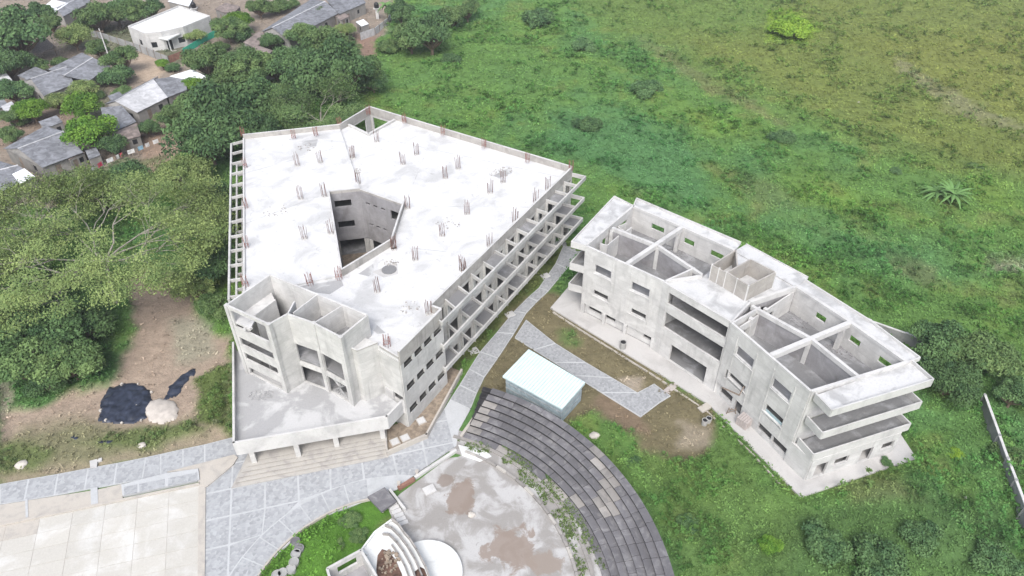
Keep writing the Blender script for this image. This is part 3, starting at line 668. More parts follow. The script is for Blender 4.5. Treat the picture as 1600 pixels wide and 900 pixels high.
for u, v in ((380, 213), (459, 216), (494, 212), (531, 197), (632, 192), (692, 211), (756, 231), (824, 253), (576, 179), (892, 266)): rebar(u, v, ZP-.5, 1.6, 'redbar', 8, .3)
# pour joints: thin dirty lines standing a hair proud of the screed
for a, b, zz_ in ((A2, yB, ZR+.26), (lerp(A1, FL, .28), lerp(A2, yB, .30), ZR+.255), (lerp(A1, FL, .62), yA, ZR+.255), (yC, lerp(A4, A5, .30), ZR+.003), (lerp(A3, A4, .35), yC, ZR+.003), (yD, lerp(A4, A5, .66), ZR+.003), (n2, lerp(A4, A5, .05), ZR+.003)):
    MB().bar(a, b, .10, zz_-.01, zz_+.006).build('pour_joint', 'roof2', main)
for u, v, n_, r_, z_ in ((780, 272, 60, 16, ZR), (790, 266, 40, 12, ZR), (556, 268, 60, 10, ZR), (612, 412, 40, 12, ZR), (480, 230, 25, 14, ZR+.25), (430, 330, 25, 20, ZR+.25), (700, 350, 25, 20, ZR), (640, 480, 30, 16, ZR)): rubble('roof_debris', main, u, v, z_, r_, n_, 'parapet', (.04, .16), .6)
x, y = P(608, 422, ZR)
m = MB(); m.prism([(x+.85*math.cos(a/20*6.283), y+.85*math.sin(a/20*6.283)) for a in range(20)], ZR, ZR+.10); m.build('round_cement_stain', 'floor', main)
# darker worn screed patches on the roof (thin layers of their own)
for k, (pts, mt) in enumerate([([(463, 448), (533, 437), (537, 446), (515, 460), (478, 455)], 'canopy'), ([(560, 428), (585, 411), (584, 425), (576, 432)], 'canopy'), ([(770, 275), (795, 262), (800, 270), (780, 278)], 'canopy'), ([(472, 223), (497, 220), (494, 231), (474, 233)], 'canopy'), ([(577, 497), (602, 520), (590, 522), (578, 512)], 'canopy'), ([(582, 425), (620, 410), (622, 428), (600, 434)], 'apron')]):
    MB().prism(PP(pts, ZR), ZR if k != 3 else ZR+.25, (ZR if k != 3 else ZR+.25)+.012+.003*k).build('screed_patch', mt, main)
# ================================================================== RIGHT BUILDING
zt, z2, z1 = 10.5, 7.05, 3.6
rb_ = thing('curved_concrete_building', 'smaller three storey concrete building with roofless top rooms and stacked end balconies', 'building', (22, 65, 0))
def rw(p, q, za, zb, ops=(), t=.25, mat='rwall', name='wall', off=0): return wall(name, rb_, p, q, za, zb, t, mat, ops, off)
RB = [r0, r1, r2, r3, q5, q4, q3, q2, q1, q0]
for z in (z2, z1): MB().prism(off_poly(RB, .13), z-.3, z).build('floor_slab', 'floor', rb_)
MB().prism(off_poly(RB, .2), .0, .2).build('ground_slab', 'floor', rb_)
MB().prism(APRON, -.1, .14).build('apron', 'apron', rb_)
# left wing front, ground floor set back a little behind the overhang
L0 = dist(r0, r1); L1 = dist(r2, r3)
rw(r0, r1, 1.8, zt, [(1.6, 3.9, 7.3, 8.5), (1.7, 3.8, 3.95, 4.7), (6.8, 9.2, 7.3, 8.5), (7.2, 9.2, 3.95, 4.7)])
rw(r0, r1, .0, 1.8, [(1.0, 2.9, .9, 1.75), (3.1, 5.0, .9, 1.75), (9.1, 10.7, .9, 1.75)], off=.35)
for t in (.03, .33, .62, .985):
    p = lerp(r0, r1, t); MB().box(p[0], p[1]+.05, .0, 1.8, .38, .45, R(-40)).build('column', 'rwall', rb_)
rw(r2, r3, 1.9, zt, [(1.5, 4.0, 7.3, 8.6), (.9, 3.9, 3.3, 4.6), (6.8, 9.2, 7.3, 8.6), (6.9, 9.3, 3.4, 4.9)])
rw(r2, r3, .0, 1.9, [(6.6, 8.5, .7, 1.8), (8.7, 10.6, .7, 1.8), (.6, 2.5, .6, 1.6), (3.0, 4.0, .2, 1.8)], off=.2)
for p, q, so_ in ((r0, r1, [(1.4, 4.1), (6.6, 9.4)]), (r2, r3, [(1.3, 4.2), (6.6, 9.4)])):
    L = dist(p, q)
    for a, b in so_:                                            # sill boxes under the recessed windows
        for z in (7.15, 3.75): MB().bar(lerp(p, q, a/L), lerp(p, q, b/L), .42, z-.08, z+.03).build('sill', 'rwall', rb_)
        for s_ in (a, b): c = lerp(p, q, s_/L); MB().bar(lerp(p, q, (s_-.07)/L), lerp(p, q, (s_+.07)/L), .34, 2.2, 9.6).build('pilaster', 'rwall', rb_)
# things seen in the windows
c0 = lerp(r2, r3, 8.1/L1); MB().bar(lerp(r2, r3, 6.95/L1), lerp(r2, r3, 9.2/L1), .05, 3.45, 4.1, off=.05).build('window_panel', 'bluepanel', rb_)
# back walls
def rearops(p, q, lst): 
    out = []
    for (ua, va, ub, vb) in lst:
        a = hit(p, q, ua, va); b = hit(p, q, ub, vb); out.append((min(a[0], b[0]), max(a[0], b[0]), 8.35, 9.15))
    return out
rw(q0, q1, 0, zt-.35, rearops(q0, q1, [(1019, 349, 1040, 349)]), t=.22); rw(q1, q2, 0, zt-.35, rearops(q1, q2, [(1071, 366, 1087, 372), (1112, 388, 1132, 396)]), t=.22)
rw(q2, q3, 0, zt-.35, t=.22); rw(q3, q4, 0, zt-.35, rearops(q3, q4, [(1277, 486, 1294, 492)]), t=.22); rw(q4, q5, 0, zt-.35, rearops(q4, q5, [(1331, 520, 1349, 527), (1375, 555, 1396, 565)]), t=.22)
for p, q in ((q0, q1), (q1, q2), (q3, q4), (q4, q5)): MB().bar(p, q, .4, zt-.35, zt).build('ring_beam', 'rim', rb_)
Le = dist(q5, r3)
rw(q0, r0, 0, zt, [(1.5, 4, 7.3, 9.3), (6.5, 7.6, 7.3, 9.3), (3, 6, 4, 6)], t=.25)
rw(r3, q5, 0, zt, [(2, 6, 7.3, 9.2), (8, 12, 7.3, 9.2), (2, 6, 3.9, 5.9), (8, 12, 3.9, 5.9)], t=.25)
# centre block: three open floors
c1, c2 = P(1046, 447, 10.3), P(1143, 504, 10.3); LC = dist(c1, c2)
rw(r1, c1, .0, zt, t=.3); 
rw(c1, c2, 0, 10.3, [(.2, LC-.2, 7.95, 9.55), (.2, LC-.2, 4.45, 6.7), (1.7, LC-1.5, .2, 2.7)], t=.25)
rw(c2, r2, .0, zt-.1, t=.3)
bk1, bk2 = lerp(r1, q2, .42), lerp(r2, q3, .42)
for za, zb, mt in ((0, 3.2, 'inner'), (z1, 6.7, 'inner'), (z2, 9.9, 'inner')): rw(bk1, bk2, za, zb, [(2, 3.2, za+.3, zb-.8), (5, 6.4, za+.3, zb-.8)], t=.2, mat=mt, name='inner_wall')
rw(r1, bk1, 0, zt-.02, t=.2, mat='rwall'); rw(r2, bk2, 0, zt-.02, t=.2, mat='rwall')
TER = [c1, c2, r2, r2c, q3, q2, r1c, r1b, r1]
MB().prism(off_poly(TER, .05), 9.9, 10.18).build('terrace_slab', 'roof2', rb_)
for p, q in ((r1, r1b), (r1b, r1c), (c2, r2c), (r1, c1)): MB().bar(p, q, .22, 10.18, 10.52).build('terrace_rim', 'rim', rb_)
MB().bar(c1, c2, .28, 10.3, 10.47).build('terrace_rim', 'rim', rb_)
MB().bar(r2c, q3, .35, 9.9, 10.6).build('ring_beam', 'rim', rb_)
rw(r1b, r1c, z2, 10.0, t=.2, mat='inner', name='inner_wall'); rw(r1c, q2, z2, 10.17, t=.2, mat='inner', name='inner_wall')
rw(r2, r2c, z2, 9.9, t=.2, mat='inner', name='inner_wall'); rw(r2c, q3, z2, 9.9, [(1, 2.4, z2, 9.2)], t=.2, mat='inner', name='inner_wall')
# roof overhang at the rear and the left end
def tray(poly, z, deep, rim, edges, mat='roof2', rmat='rim', h=.85, t=.14):
    MB().prism(poly, z-h+.02, z-deep).build('balcony_slab', mat, rb_)
    for i in edges:
        p, q = poly[i], poly[(i+1) % len(poly)]; MB().bar(p, q, t, z-h, z+.002*i).build('balcony_rim', rmat, rb_)
e0, e1 = P(893, 377, zt), P(960, 306, zt)
tray([e0, e1, q0, r0], zt, .18, 0, (0, 1, 3))
for z in (7.3, 4.1):
    a = lerp(r0, q0, .0); b = lerp(r0, q0, .28); tray([e0, lerp(e0, e1, .30), b, a], z, .85-.1, 0, (0, 1, 3), 'floor', h=1.0)
o0, o1, o2, o3, o4, o5, o6 = P(995, 309, zt), P(1158, 378, zt), P(1166, 380, zt), P(1263, 432, zt), P(1258, 436, zt), P(1360, 500, zt), P(1438, 558, zt)
tray([q0, o0, o1, q2, q1], zt, .25, 0, (0, 1), h=.5); tray([q2, o2, o3, q3], zt-.05, .12, 0, (1,), h=.5); tray([q3, o4, o5, o6, q5, q4], zt, .25, 0, (1, 2, 3), h=.5)
# end balconies
b0, b1, b2, b3 = P(1275, 614, zt), P(1300, 640, zt), P(1459, 592, zt), P(1424, 561, zt)
for k, z in enumerate((zt, 7.35, 4.15)):
    tray([b0, b1, b2, b3], z, .35 if k == 0 else .75, 0, (0, 1, 2), 'roof2' if k == 0 else 'floor', h=.95)
# ground storey of the end pushed out flush with the balconies
g0, g1 = lerp(b1, b2, .012), lerp(b1, b2, .93)
def eop(ua, va, ub, vb, za=None, zb=None):
    a, b = hit(g0, g1, ua, va), hit(g0, g1, ub, vb); return (min(a[0], b[0]), max(a[0], b[0]), min(a[1], b[1]) if za is None else za, max(a[1], b[1]) if zb is None else zb)
EO = [eop(1275, 727, 1293, 722, .2, 2.2), eop(1305, 716, 1326, 711, 1.15, 2.15), eop(1346, 704, 1364, 699, .2, 2.2), eop(1379, 692, 1398, 686, 1.15, 2.15)]
rw(g0, g1, 0, 3.19, EO, t=.22); rw(lerp(r2, r3, .985), g0, 0, 3.19, t=.22); rw(g1, lerp(q5, g1, .1), 0, 3.19, t=.22)
rw(lerp(r3, q5, .04), lerp(r3, q5, .98), 0.2, 3.1, [(1, 2, .2, 2), (6, 7, .2, 2)], t=.1, mat='inner', name='inner_wall', off=-1.2)
# beams and partitions of the roofless rooms
def rbeam(p, q, wd=.35, zb=9.9, za=zt, z=zt): return MB().bar(p, q, wd, zb, z).build('tie_beam', 'rim', rb_)
x0, x1 = P(980, 411, zt), P(1067, 353, zt); xm = P(1029, 383, zt)
rbeam(x0, x1, .5, zt-.6, z=zt+.01)
l0, l1 = P(957, 355, zt), P(1097, 428, zt)
rbeam(l0, xm, .35, zt-.5, z=zt-.01); rbeam(xm, l1, .35, zt-.5, z=zt-.01)
rw(l0, xm, z2, 9.95, t=.15, mat='inner', name='inner_wall'); rw(xm, l1, z2, 9.95, t=.15, mat='inner', name='inner_wall')
s1_, s2_ = P(967, 367, 10.0), P(949, 382, 10.0); rw(s1_, s2_, z2, 9.9, t=.12, name='inner_wall'); rw(s2_, P(938, 379, 10.0), z2, 9.9, t=.12, name='inner_wall')
rw(P(966, 353, 9.6), P(979, 347, 9.6), z2, 9.5, t=.12, name='inner_wall'); rw(P(977, 361, 9.6), P(987, 354, 9.6), z2, 9.5, t=.12, name='inner_wall'); rw(P(966, 353, 9.6), P(977, 361, 9.6), z2, 9.5, t=.12, name='inner_wall')
for p in (xm, lerp(x0, x1, .93), l0): MB().box(p[0], p[1], z2, zt-.4, .45, .45, R(-35)).build('column', 'rwall', rb_)
y0, y1 = P(1205, 554, zt), P(1328, 503, zt); ym = P(1268, 528, zt)
rbeam(y0, y1, .5, zt-.6, z=zt+.01)
m0, m1 = P(1175, 477, zt), P(1344, 589, zt)
rbeam(m0, ym, .35, zt-.5, z=zt-.01); rbeam(ym, m1, .35, zt-.5, z=zt-.01); rbeam(r3, q5, .3, zt, z=zt+.04)
rw(m0, ym, z2, 9.95, t=.15, mat='inner', name='inner_wall'); rw(ym, m1, z2, 9.95, t=.15, mat='inner', name='inner_wall')
d0, d1 = P(1156, 511, 9.9), P(1241, 455, 9.9); dm = lerp(d0, d1, .46)
Ld = dist(d0, d1); rw(d0, d1, z2, 9.9, [(.8, 1.9, z2, 9.0), (Ld*.5+.4, Ld*.5+1.3, z2, 9.0)], t=.15, name='inner_wall')
for p in (ym, lerp(y0, y1, .93), dm, lerp(d0, d1, .2)): MB().box(p[0], p[1], z2, zt-.4, .45, .45, R(-50)).build('column', 'rwall', rb_)
for u, v, n, r in ((1040, 375, 60, 28), (1210, 530, 50, 16), (1250, 500, 50, 22), (1310, 550, 50, 20), (1060, 400, 60, 22), (1290, 575, 25, 14)):
    rubble('rubble', rb_, u, v, z2, r, n*2, 'inner', (.03, .16), .6)
# water-tank tower on the terrace, block walls with cast corner ties
T0, T1, T2, T3 = P(1136, 425, 12.3), P(1170, 446, 12.3), P(1212, 425, 12.3), P(1173, 405, 12.3)
U0, U1 = P(1113, 414, 12.2), P(1150, 390, 12.2)
for p, q in ((T0, T1), (T1, T2), (T2, T3), (T3, T0)): rw(p, q, 10.18, 12.3, t=.15, mat='block', name='tower_wall')
for p, q in ((U0, T0), (U0, U1), (U1, lerp(T0, T3, .45))): rw(p, q, 10.18, 12.2, t=.15, mat='block', name='tower_wall')
for p in (T0, T1, T2, T3, U0, lerp(T0, T1, .5), lerp(U0, T0, .5)): MB().box(p[0], p[1], 10.18, 12.33, .17, .17, R(-30)).build('corner_tie', 'rim', rb_)
# open shutter flap, hanging stay
wf = lerp(r2, r3, 2.0/L1)
m = MB(); a = lerp(r2, r3, 1.6/L1); b = lerp(r2, r3, 3.6/L1); m.tube([(a[0]-.9, a[1]-.7, 3.0), (b[0]-.6, b[1]-.8, 3.8)], .09, 5); m.tube([(b[0], b[1], 4.3), (b[0]-.6, b[1]-.8, 3.8)], .07, 5); m.build('shutter_arm', 'wood', rb_)
# kerb channel beside the apron
for p, q in zip(PP([(868, 486), (900, 507), (1034, 590), (1108, 640), (1180, 707)]), PP([(900, 507), (1034, 590), (1108, 640), (1180, 707), (1246, 779)])):
    MB().bar(p, q, .14, -.05, .16, off=-.45).build('drain_kerb', 'sand', rb_)
# ================================================================== PAVING
def struct(o, par=None): 
    o['kind'] = 'structure'; return o
def strip_mesh(Lp, Rp, z0, z1):
    m = MB()
    for i in range(len(Lp)-1): m.prism([Lp[i], Rp[i], Rp[i+1], Lp[i+1]], z0, z1)
    return m
def inset(poly, d): return off_poly(poly, d)
def paved(name, Lpx, Rpx, mat, extra=None):
    Lp, Rp = PP(Lpx), PP(Rpx); base = struct(strip_mesh(Lp, Rp, -.1, .06).build(name, 'joint'))
    for i in range(len(Lp)-1):
        o = MB().prism(inset([Lp[i], Rp[i], Rp[i+1], Lp[i+1]], .09), .05, .075).build('paving_panel', mat); o.parent = base
    return base
paved('path', PATHL, PATHR, 'cobble2'); 
fl, fr = PP([(874, 376), (880, 385)]), PP([(912, 386), (906, 397)]); struct(strip_mesh(fl, fr, -.1, .065).build('path', 'cobble2'))
paved('path', BR_T, BR_B, 'cobble2')
bx = PP([(996, 614), (1022, 600), (1048, 619), (1020, 636)]); b_ = struct(MB().prism(bx, -.1, .068).build('path', 'joint')); o = MB().prism(inset(bx, .1), .06, .085).build('paving_panel', 'cobble2'); o.parent = b_
MB_ = MB().prism(PP([(1036, 611), (1052, 597), (1062, 601), (1046, 615)]), -.1, .1).build('concrete_slab', 'pink'); tag(MB_, 'small pinkish concrete slab bridging path and apron', 'slab')
paved('walkway', WK_T, WK_B, 'cobble')
# plaza: white joint bed with cobbled panels cut by a 3 m grid, and a curved band along the lawn
def clip(poly, cell):
    out = poly; n = len(cell)
    for i in range(n):
        a, b = cell[i], cell[(i+1) % n]; inp = out; out = []
        if not inp: break
        f = lambda p: (b[0]-a[0])*(p[1]-a[1])-(b[1]-a[1])*(p[0]-a[0])
        for j in range(len(inp)):
            p, q = inp[j], inp[(j+1) % len(inp)]; fp, fq = f(p), f(q)
            if fp >= 0: out.append(p)
            if (fp >= 0) != (fq >= 0): t = fp/(fp-fq); out.append(lerp(p, q, t))
    return out
plaza = struct(MB().prism(PLAZA, -.1, .05).build('plaza', 'joint'))
LC_ = (-11.1, 30.7)
def area(p): return abs(sum(p[i][0]*p[(i+1) % len(p)][1]-p[(i+1) % len(p)][0]*p[i][1] for i in range(len(p)))/2)
def shrink_safe(poly, d):
    cx = sum(p[0] for p in poly)/len(poly); cy = sum(p[1] for p in poly)/len(poly)
    return [(p[0]+(cx-p[0])*d/max(.6, dist(p, (cx, cy))), p[1]+(cy-p[1])*d/max(.6, dist(p, (cx, cy)))) for p in poly]
org = P(362, 764); ax = (math.cos(R(15)), math.sin(R(15))); ay = (-ax[1], ax[0])
RB_ = 14.6
band = [(LC_[0]+RB_*math.cos(R(a)), LC_[1]+RB_*math.sin(R(a))) for a in range(100, 200, 5)]
for i in range(-2, 7):
    for j in range(-6, 5):
        w_ = 3.2; cell = [(org[0]+ax[0]*(i+a)*w_+ay[0]*(j+b)*w_, org[1]+ax[1]*(i+a)*w_+ay[1]*(j+b)*w_) for a, b in ((.03, .03), (.97, .03), (.97, .97), (.03, .97))]
        pc = clip(PLAZA, cell)
        if len(pc) < 3 or area(pc) < .6: continue
        cx = sum(p[0] for p in pc)/len(pc); cy = sum(p[1] for p in pc)/len(pc)
        # keep clear of the curved band by the lawn
        pc = [p if dist(p, LC_) > RB_ or p[0] > -9 else (LC_[0]+(p[0]-LC_[0])*RB_/dist(p, LC_), LC_[1]+(p[1]-LC_[1])*RB_/dist(p, LC_)) for p in pc]
        if area(pc) < .6: continue
        if dist((cx, cy), LC_) < RB_-.6 and cx < -9: continue
        o = MB().prism(pc, .045, .066+.0007*((i*3+j) % 3)).build('paving_panel', 'cobble'); o.parent = plaza
for a in range(104, 200, 9):
    def pt(r, t): return (LC_[0]+r*math.cos(R(t)), LC_[1]+r*math.sin(R(t)))
    q = [pt(12.15, a), pt(12.15, a+4.2), pt(12.15, a+8.5), pt(RB_-.15, a+8.5), pt(RB_-.15, a+4.2), pt(RB_-.15, a)]
    o = MB().prism(q, .045, .07).build('paving_panel', 'cobble'); o.parent = plaza
lk = MB()
for a in range(96, 200, 3):
    p = (LC_[0]+12.0*math.cos(R(a)), LC_[1]+12.0*math.sin(R(a))); q = (LC_[0]+12.0*math.cos(R(a+3)), LC_[1]+12.0*math.sin(R(a+3))); lk.bar(p, q, .18, -.1, .22)
tag(lk.build('lawn_kerb', 'sand'), 'low curved kerb between cobbled plaza and green lawn', 'kerb')
# sports court of big pale slabs
court = struct(MB().prism(COURT, -.12, .03).build('court', 'sand'))
ca0 = P(313, 757); u1 = (-math.cos(R(15)), -math.sin(R(15))); v1 = P(311, 960); vv = (v1[0]-ca0[0], v1[1]-ca0[1]); lv_ = math.hypot(*vv); vv = (vv[0]/lv_, vv[1]/lv_)
for i in range(9):
    for j in range(10):
        aw, bw = 2.9, 1.75
        c = [(ca0[0]+u1[0]*(i+a)*aw+vv[0]*((j+b)*bw+.15), ca0[1]+u1[1]*(i+a)*aw+vv[1]*((j+b)*bw+.15)) for a, b in ((.006, .01), (.994, .01), (.994, .99), (.006, .99))]
        o = MB().prism(c, .02, .05+.002*((i+j) % 2)).build('court_slab', 'court'); o.parent = court
        if (i, j) in ((6, 0), (5, 0)): o.data = o.data.copy(); o.data.materials[0] = M['sand']
# curb right of the court, sandstone band above it, raised blue-grey strip
struct(MB().prism(PP([(311, 750), (322, 750), (320, 960), (309, 960)]), -.1, .14).build('court_kerb', 'sand'))
struct(MB().bar(P(-60, 834), P(313, 757), .25, -.1, .2).build('court_kerb', 'sand'))
sb = struct(MB().prism(PP([(-60, 803), (0, 790), (152, 766), (192, 757), (192, 781), (150, 789), (0, 819), (-60, 831)]), -.1, .10).build('sandstone_strip', 'sand'))
for a, b in ((40, 44), (142, 153)):
    o = MB().prism(PP([(a, 782-a*.17+6), (b, 782-b*.17+6), (b+1, 818-b*.2), (a+1, 818-a*.2)]), .05, .13).build('cross_slab', 'joint'); o.parent = sb
sb = struct(MB().prism(PP([(191, 760), (262, 742), (311, 735), (313, 752), (193, 777)]), -.1, .32).build('raised_walk', 'joint'))
for a, b in ((193, 215), (217, 258), (262, 309)):
    f = lambda x, k: (x, (760-(x-191)*.20)+k)
    o = MB().prism(inset(PP([f(a, 1), f(b, 1), f(b, 15), f(a, 15)], .32), .05), .30, .34).build('paving_panel', 'cobble'); o.parent = sb
struct(MB().prism(PP([(262, 739), (367, 712), (372, 716), (365, 728), (324, 762), (312, 758), (309, 736)]), -.1, .2).build('landing', 'sand'))
for u0, v0, u1_, v1_ in ((142, 720, 158, 730),):
    tag(MB().prism(PP([(141, 722), (160, 717), (160, 721), (153, 723), (152, 731), (142, 732)]), -.1, .2).build('drain_cover', 'rim'), 'pale concrete stub on the grass edge above the walkway', 'concrete stub')
# entrance steps, the widest lowest
steps = thing('entrance_steps', 'wide weathered stone steps leading down from canopy to plaza', 'steps', (-20, 45, 0))
S0 = [(361, 763), (607, 714)]; S1 = [(397, 712), (600, 672)]
for k in range(6):
    t = k/6
    fl_ = (361+t*32, 763-t*50); fr_ = (607-t*4, 714-t*38)
    zz_ = .17*(k+1)-.04
    bl = (400, 684); br = (604, 662)
    sp_ = [P(*fl_, zz_), P(*fr_, zz_), P(*br, zz_), P(*bl, zz_)]
    st_ = MB().prism(sp_, zz_-.035, zz_).build('step', 'steps', steps)
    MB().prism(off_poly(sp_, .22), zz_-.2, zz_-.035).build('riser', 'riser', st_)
# planter beside the end block
planter = thing('planter', 'low walled planter with bare soil beside the end block', 'planter', (-8, 50, 0))
pl = [P(605, 705, .7), P(666, 678, .7), P(721, 577, .7)]
for p, q in zip(pl, pl[1:]): MB().bar(p, q, .22, -.1, .7, ext=.1).build('planter_wall', 'sand', planter)
MB().bar(P(600, 682, .7), pl[0], .2, -.1, .69).build('planter_wall', 'sand', planter)
MB().prism([P(602, 684, .3), pl[0], pl[1], pl[2], P(698, 572, .3), P(640, 655, .3), P(606, 668, .3)], -.1, .35).build('planter_soil', 'soil', planter)
for u, v, lab in ((617, 690, 'square white manhole cover nearest the corner of the planter'), (633, 684, 'square white manhole cover beside another in the planter'), (658, 657, 'square pale manhole cover alone by the building wall')):
    x, y = P(u, v, .45); o = thing('manhole_cover', lab, 'manhole cover', (x, y, .35), 'square manhole covers in planter')
    MB().box(x, y, .33, .45, .95, .95, R(30)).build('frame', 'sand', o); MB().box(x, y, .44, .5, .78, .78, R(30)).build('lid', 'rim', o)
for u, v, lab in ((740, 548, 'pale concrete ledge sticking out under the lattice end'), (852, 431, 'square pale slab on the grass beside upper path'), (797, 491, 'square pale slab beside the path in mid lattice'), (671, 765, 'square cream slab on the broken stage floor')):
    x, y = P(u, v, .1); MBo = MB(); MBo.box(x, y, -.05, .14, 1.15, .95, R(30)); tag(MBo.build('concrete_slab', 'rim'), lab, 'slab')
# ================================================================== METAL SHED
shed = thing('metal_shed', 'long shed with shiny white sheet roof and blue grey walls', 'shed', (*P(850, 600), 0))
SH = SHED; zr = [2.75, 2.75, 2.55, 2.55]
def shr(d): return off_poly([SH[0], SH[1], SH[2], SH[3]], d)
W_ = off_poly(SH, .22)
MB().prism(W_, 0, 2.45).build('wall', 'shedwall', shed)
nS = 5
s0, s1, s2, s3 = SH   # back-left, back-right, front-right, front-left
for i in range(nS):
    a, b = i/nS, (i+1)/nS; p = [lerp(s0, s3, a), lerp(s1, s2, a), lerp(s1, s2, b+.02), lerp(s0, s3, b+.02)]
    MB().prism(p, 2.5, 2.6, [2.86-.1*a-.012*i]*2+[2.86-.1*b-.012*i]*2 if area(p) and sum(p[k][0]*p[(k+1) % 4][1]-p[(k+1) % 4][0]*p[k][1] for k in range(4)) > 0 else [2.86-.1*a-.012*i]*2+[2.86-.1*b-.012*i]*2).build('roof_sheet', 'shedroof', shed)
for i in range(9):
    p = lerp(W_[0], W_[1], 0); 
for p, q in ((s3, s2), (s2, s1)):
    L = dist(p, q); n = int(L/.45)
    for i in range(1, n): c = lerp(p, q, i/n); 
m = MB()
for i in range(1, 22):
    p, q = lerp(s0, s1, i/22), lerp(s3, s2, i/22); k0 = len(m.v); dx_ = .03
    m.v += [(p[0]-dx_, p[1], 2.865), (p[0]+dx_, p[1], 2.865), (p[0], p[1], 2.91), (q[0]-dx_, q[1], 2.715), (q[0]+dx_, q[1], 2.715), (q[0], q[1], 2.76)]
    m.f += [(k0, k0+2, k0+5, k0+3), (k0+1, k0+4, k0+5, k0+2), (k0, k0+1, k0+2), (k0+3, k0+5, k0+4)]
m.build('roof_ribs', 'shedwall', shed)
m = MB()
for z in (.8, 1.6, 2.3):
    for i in range(4): m.bar(W_[i], W_[(i+1) % 4], .08, z, z+.05)
m.build('wall_rails', 'steel', shed)
for i in range(5):
    c = lerp(lerp(s3, s2, .05), lerp(s3, s2, .95), i/4); 
def rag(pts, k=2, a=.12):
    out = []
    for i in range(len(pts)):
        p, q = pts[i], pts[(i+1) % len(pts)]
        for t in np.arange(0, 1, 1/(k+1)): c = lerp(p, q, t); out.append((c[0]+random.uniform(-a, a), c[1]+random.uniform(-a, a)))
    return out
# ================================================================== AMPHITHEATRE
amp = thing('amphitheatre_seating', 'curved dark concrete seating tiers of an amphitheatre beside metal shed', 'amphitheatre', (AC[0]+20, AC[1]+8, 0))
NR = 8; RIN = 20.3; TW = .70; RISE = .34; AS = [-12.0, 30.9]
def apt(r, a): return (AS[0]+r*math.cos(R(a)), AS[1]+r*math.sin(R(a)))
PALES = {(0, 68), (1, 64), (2, 66), (3, 66), (3, 60), (4, 66), (5, 33), (5, 28), (6, 33), (6, 29), (4, 25), (4, 29), (7, 37)}
rr = random.Random(5)
for k in range(NR):
    rA = RIN+k*TW; top = .15+RISE*k; a = 70.5-.4*k; j = 0
    while a > -26:
        da = math.degrees(1.55*rr.choice([1, 1, 1, .75, 1.25])/rA); b_ang = max(a-da, -26.5)
        t_ = [a, (a+b_ang)/2, b_ang]; dz = rr.uniform(-.012, .012); tilt = rr.uniform(-.03, .03) if rr.random() < .15 else 0
        g_ = .05
        q = [apt(rA, t_[0]-g_), apt(rA, t_[1]), apt(rA, t_[2]+g_), apt(rA+TW+.06, t_[2]+g_), apt(rA+TW+.06, t_[1]), apt(rA+TW+.06, t_[0]-g_)]
        m_ = (a+b_ang)/2
        pale = (k < 6 and m_ > 66.5 and k > 0) or (k <= 1 and rr.random() < .3 and m_ > 30) or any(abs(m_-y)*rA*.0175 < 1.0 and x == k for x, y in ((6, 34), (6, 31), (5, 30), (5, 27.5), (4, 24), (4, 27), (7, 36.5), (3, 26)))
        MB().prism(q, top-.075+dz, top+dz, None).build('seat_block', 'tierpale' if pale else 'tier', amp)
        a = b_ang; j += 1
# back wall band, risers under the tiers
m = MB()
for i in range(48):
    a, b = 70-i*2, 70-(i+1)*2; m.prism([apt(RIN+.1, a), apt(RIN+.1, b), apt(RIN+NR*TW, b), apt(RIN+NR*TW, a)], -.3, .02)
m.build('foundation', 'tier', amp)
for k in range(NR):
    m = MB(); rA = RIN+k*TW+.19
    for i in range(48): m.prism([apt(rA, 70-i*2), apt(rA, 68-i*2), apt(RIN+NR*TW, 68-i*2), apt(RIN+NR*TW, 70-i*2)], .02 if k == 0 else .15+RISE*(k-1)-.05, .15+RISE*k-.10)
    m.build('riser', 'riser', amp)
MB().bar(apt(RIN, 71), apt(RIN+NR*TW, 69.5), .3, -.1, .35).build('end_wall', 'sand', amp)
AS[:] = AC
# ring walk, low curb with rail and broken stage floor
struct(MB().prism([apt(20.7, a) for a in range(74, -27, -4)]+[apt(17.8, a) for a in range(-26, 75, 4)], -.1, .03).build('ring_walk', 'stage'))
m = MB()
for i in range(50): m.bar(apt(19.7, 72-2*i), apt(19.7, 70-2*i), .35, -.1, .18)
tag(m.build('ring_kerb', 'tierpale'), 'low curved concrete kerb at the foot of the seating', 'kerb')
curb = thing('stage_kerb', 'thin brown and white curved kerb around the stage floor', 'kerb', (*apt(18.3, 30), 0))
for i in range(24):
    a = 66-4*i; o = MB().prism([apt(18.15, a), apt(18.15, a-3.8), apt(18.42, a-3.8), apt(18.42, a)], -.1, .22+.02*(i % 3)).build('kerb_block', 'tierpale' if i % 3 else 'steps', curb)
SF = [apt(18.1, a) for a in range(-26, 73, 4)]+PP([(713, 700), (622, 766), (618, 790), (600, 915), (600, 990)], 0)
SF = [apt(18.1, a) for a in range(-26, 67, 4)]+[P(716, 714), P(700, 716), P(625, 772), P(605, 790), P(628, 850), P(640, 930), P(640, 1000)]
sf_ = struct(MB().prism(SF, -.1, .02).build('stage_floor', 'stage'))
for k, (pts, mt) in enumerate([([(700, 745), (735, 730), (750, 760), (740, 800), (722, 815), (712, 790), (690, 775)], 'soil'), ([(720, 850), (750, 838), (775, 850), (760, 880), (735, 885)], 'soil')]):
    pass
struct(MB().prism(PP([(716, 696), (760, 706), (768, 714), (750, 722), (722, 712)]), -.1, .12).build('landing', 'white'))
MB_ = MB(); MB_.bar(P(713, 703, .2), P(648, 746, .2), .3, -.1, .3); tag(MB_.build('low_wall', 'rim'), 'thin pale wall along the stage edge by plaza', 'wall')
MB_ = MB(); MB_.bar(P(647, 747, .3), P(622, 762, .3), .35, -.1, .35); tag(MB_.build('low_wall', 'brick'), 'short reddish wall section between two pale posts', 'wall')
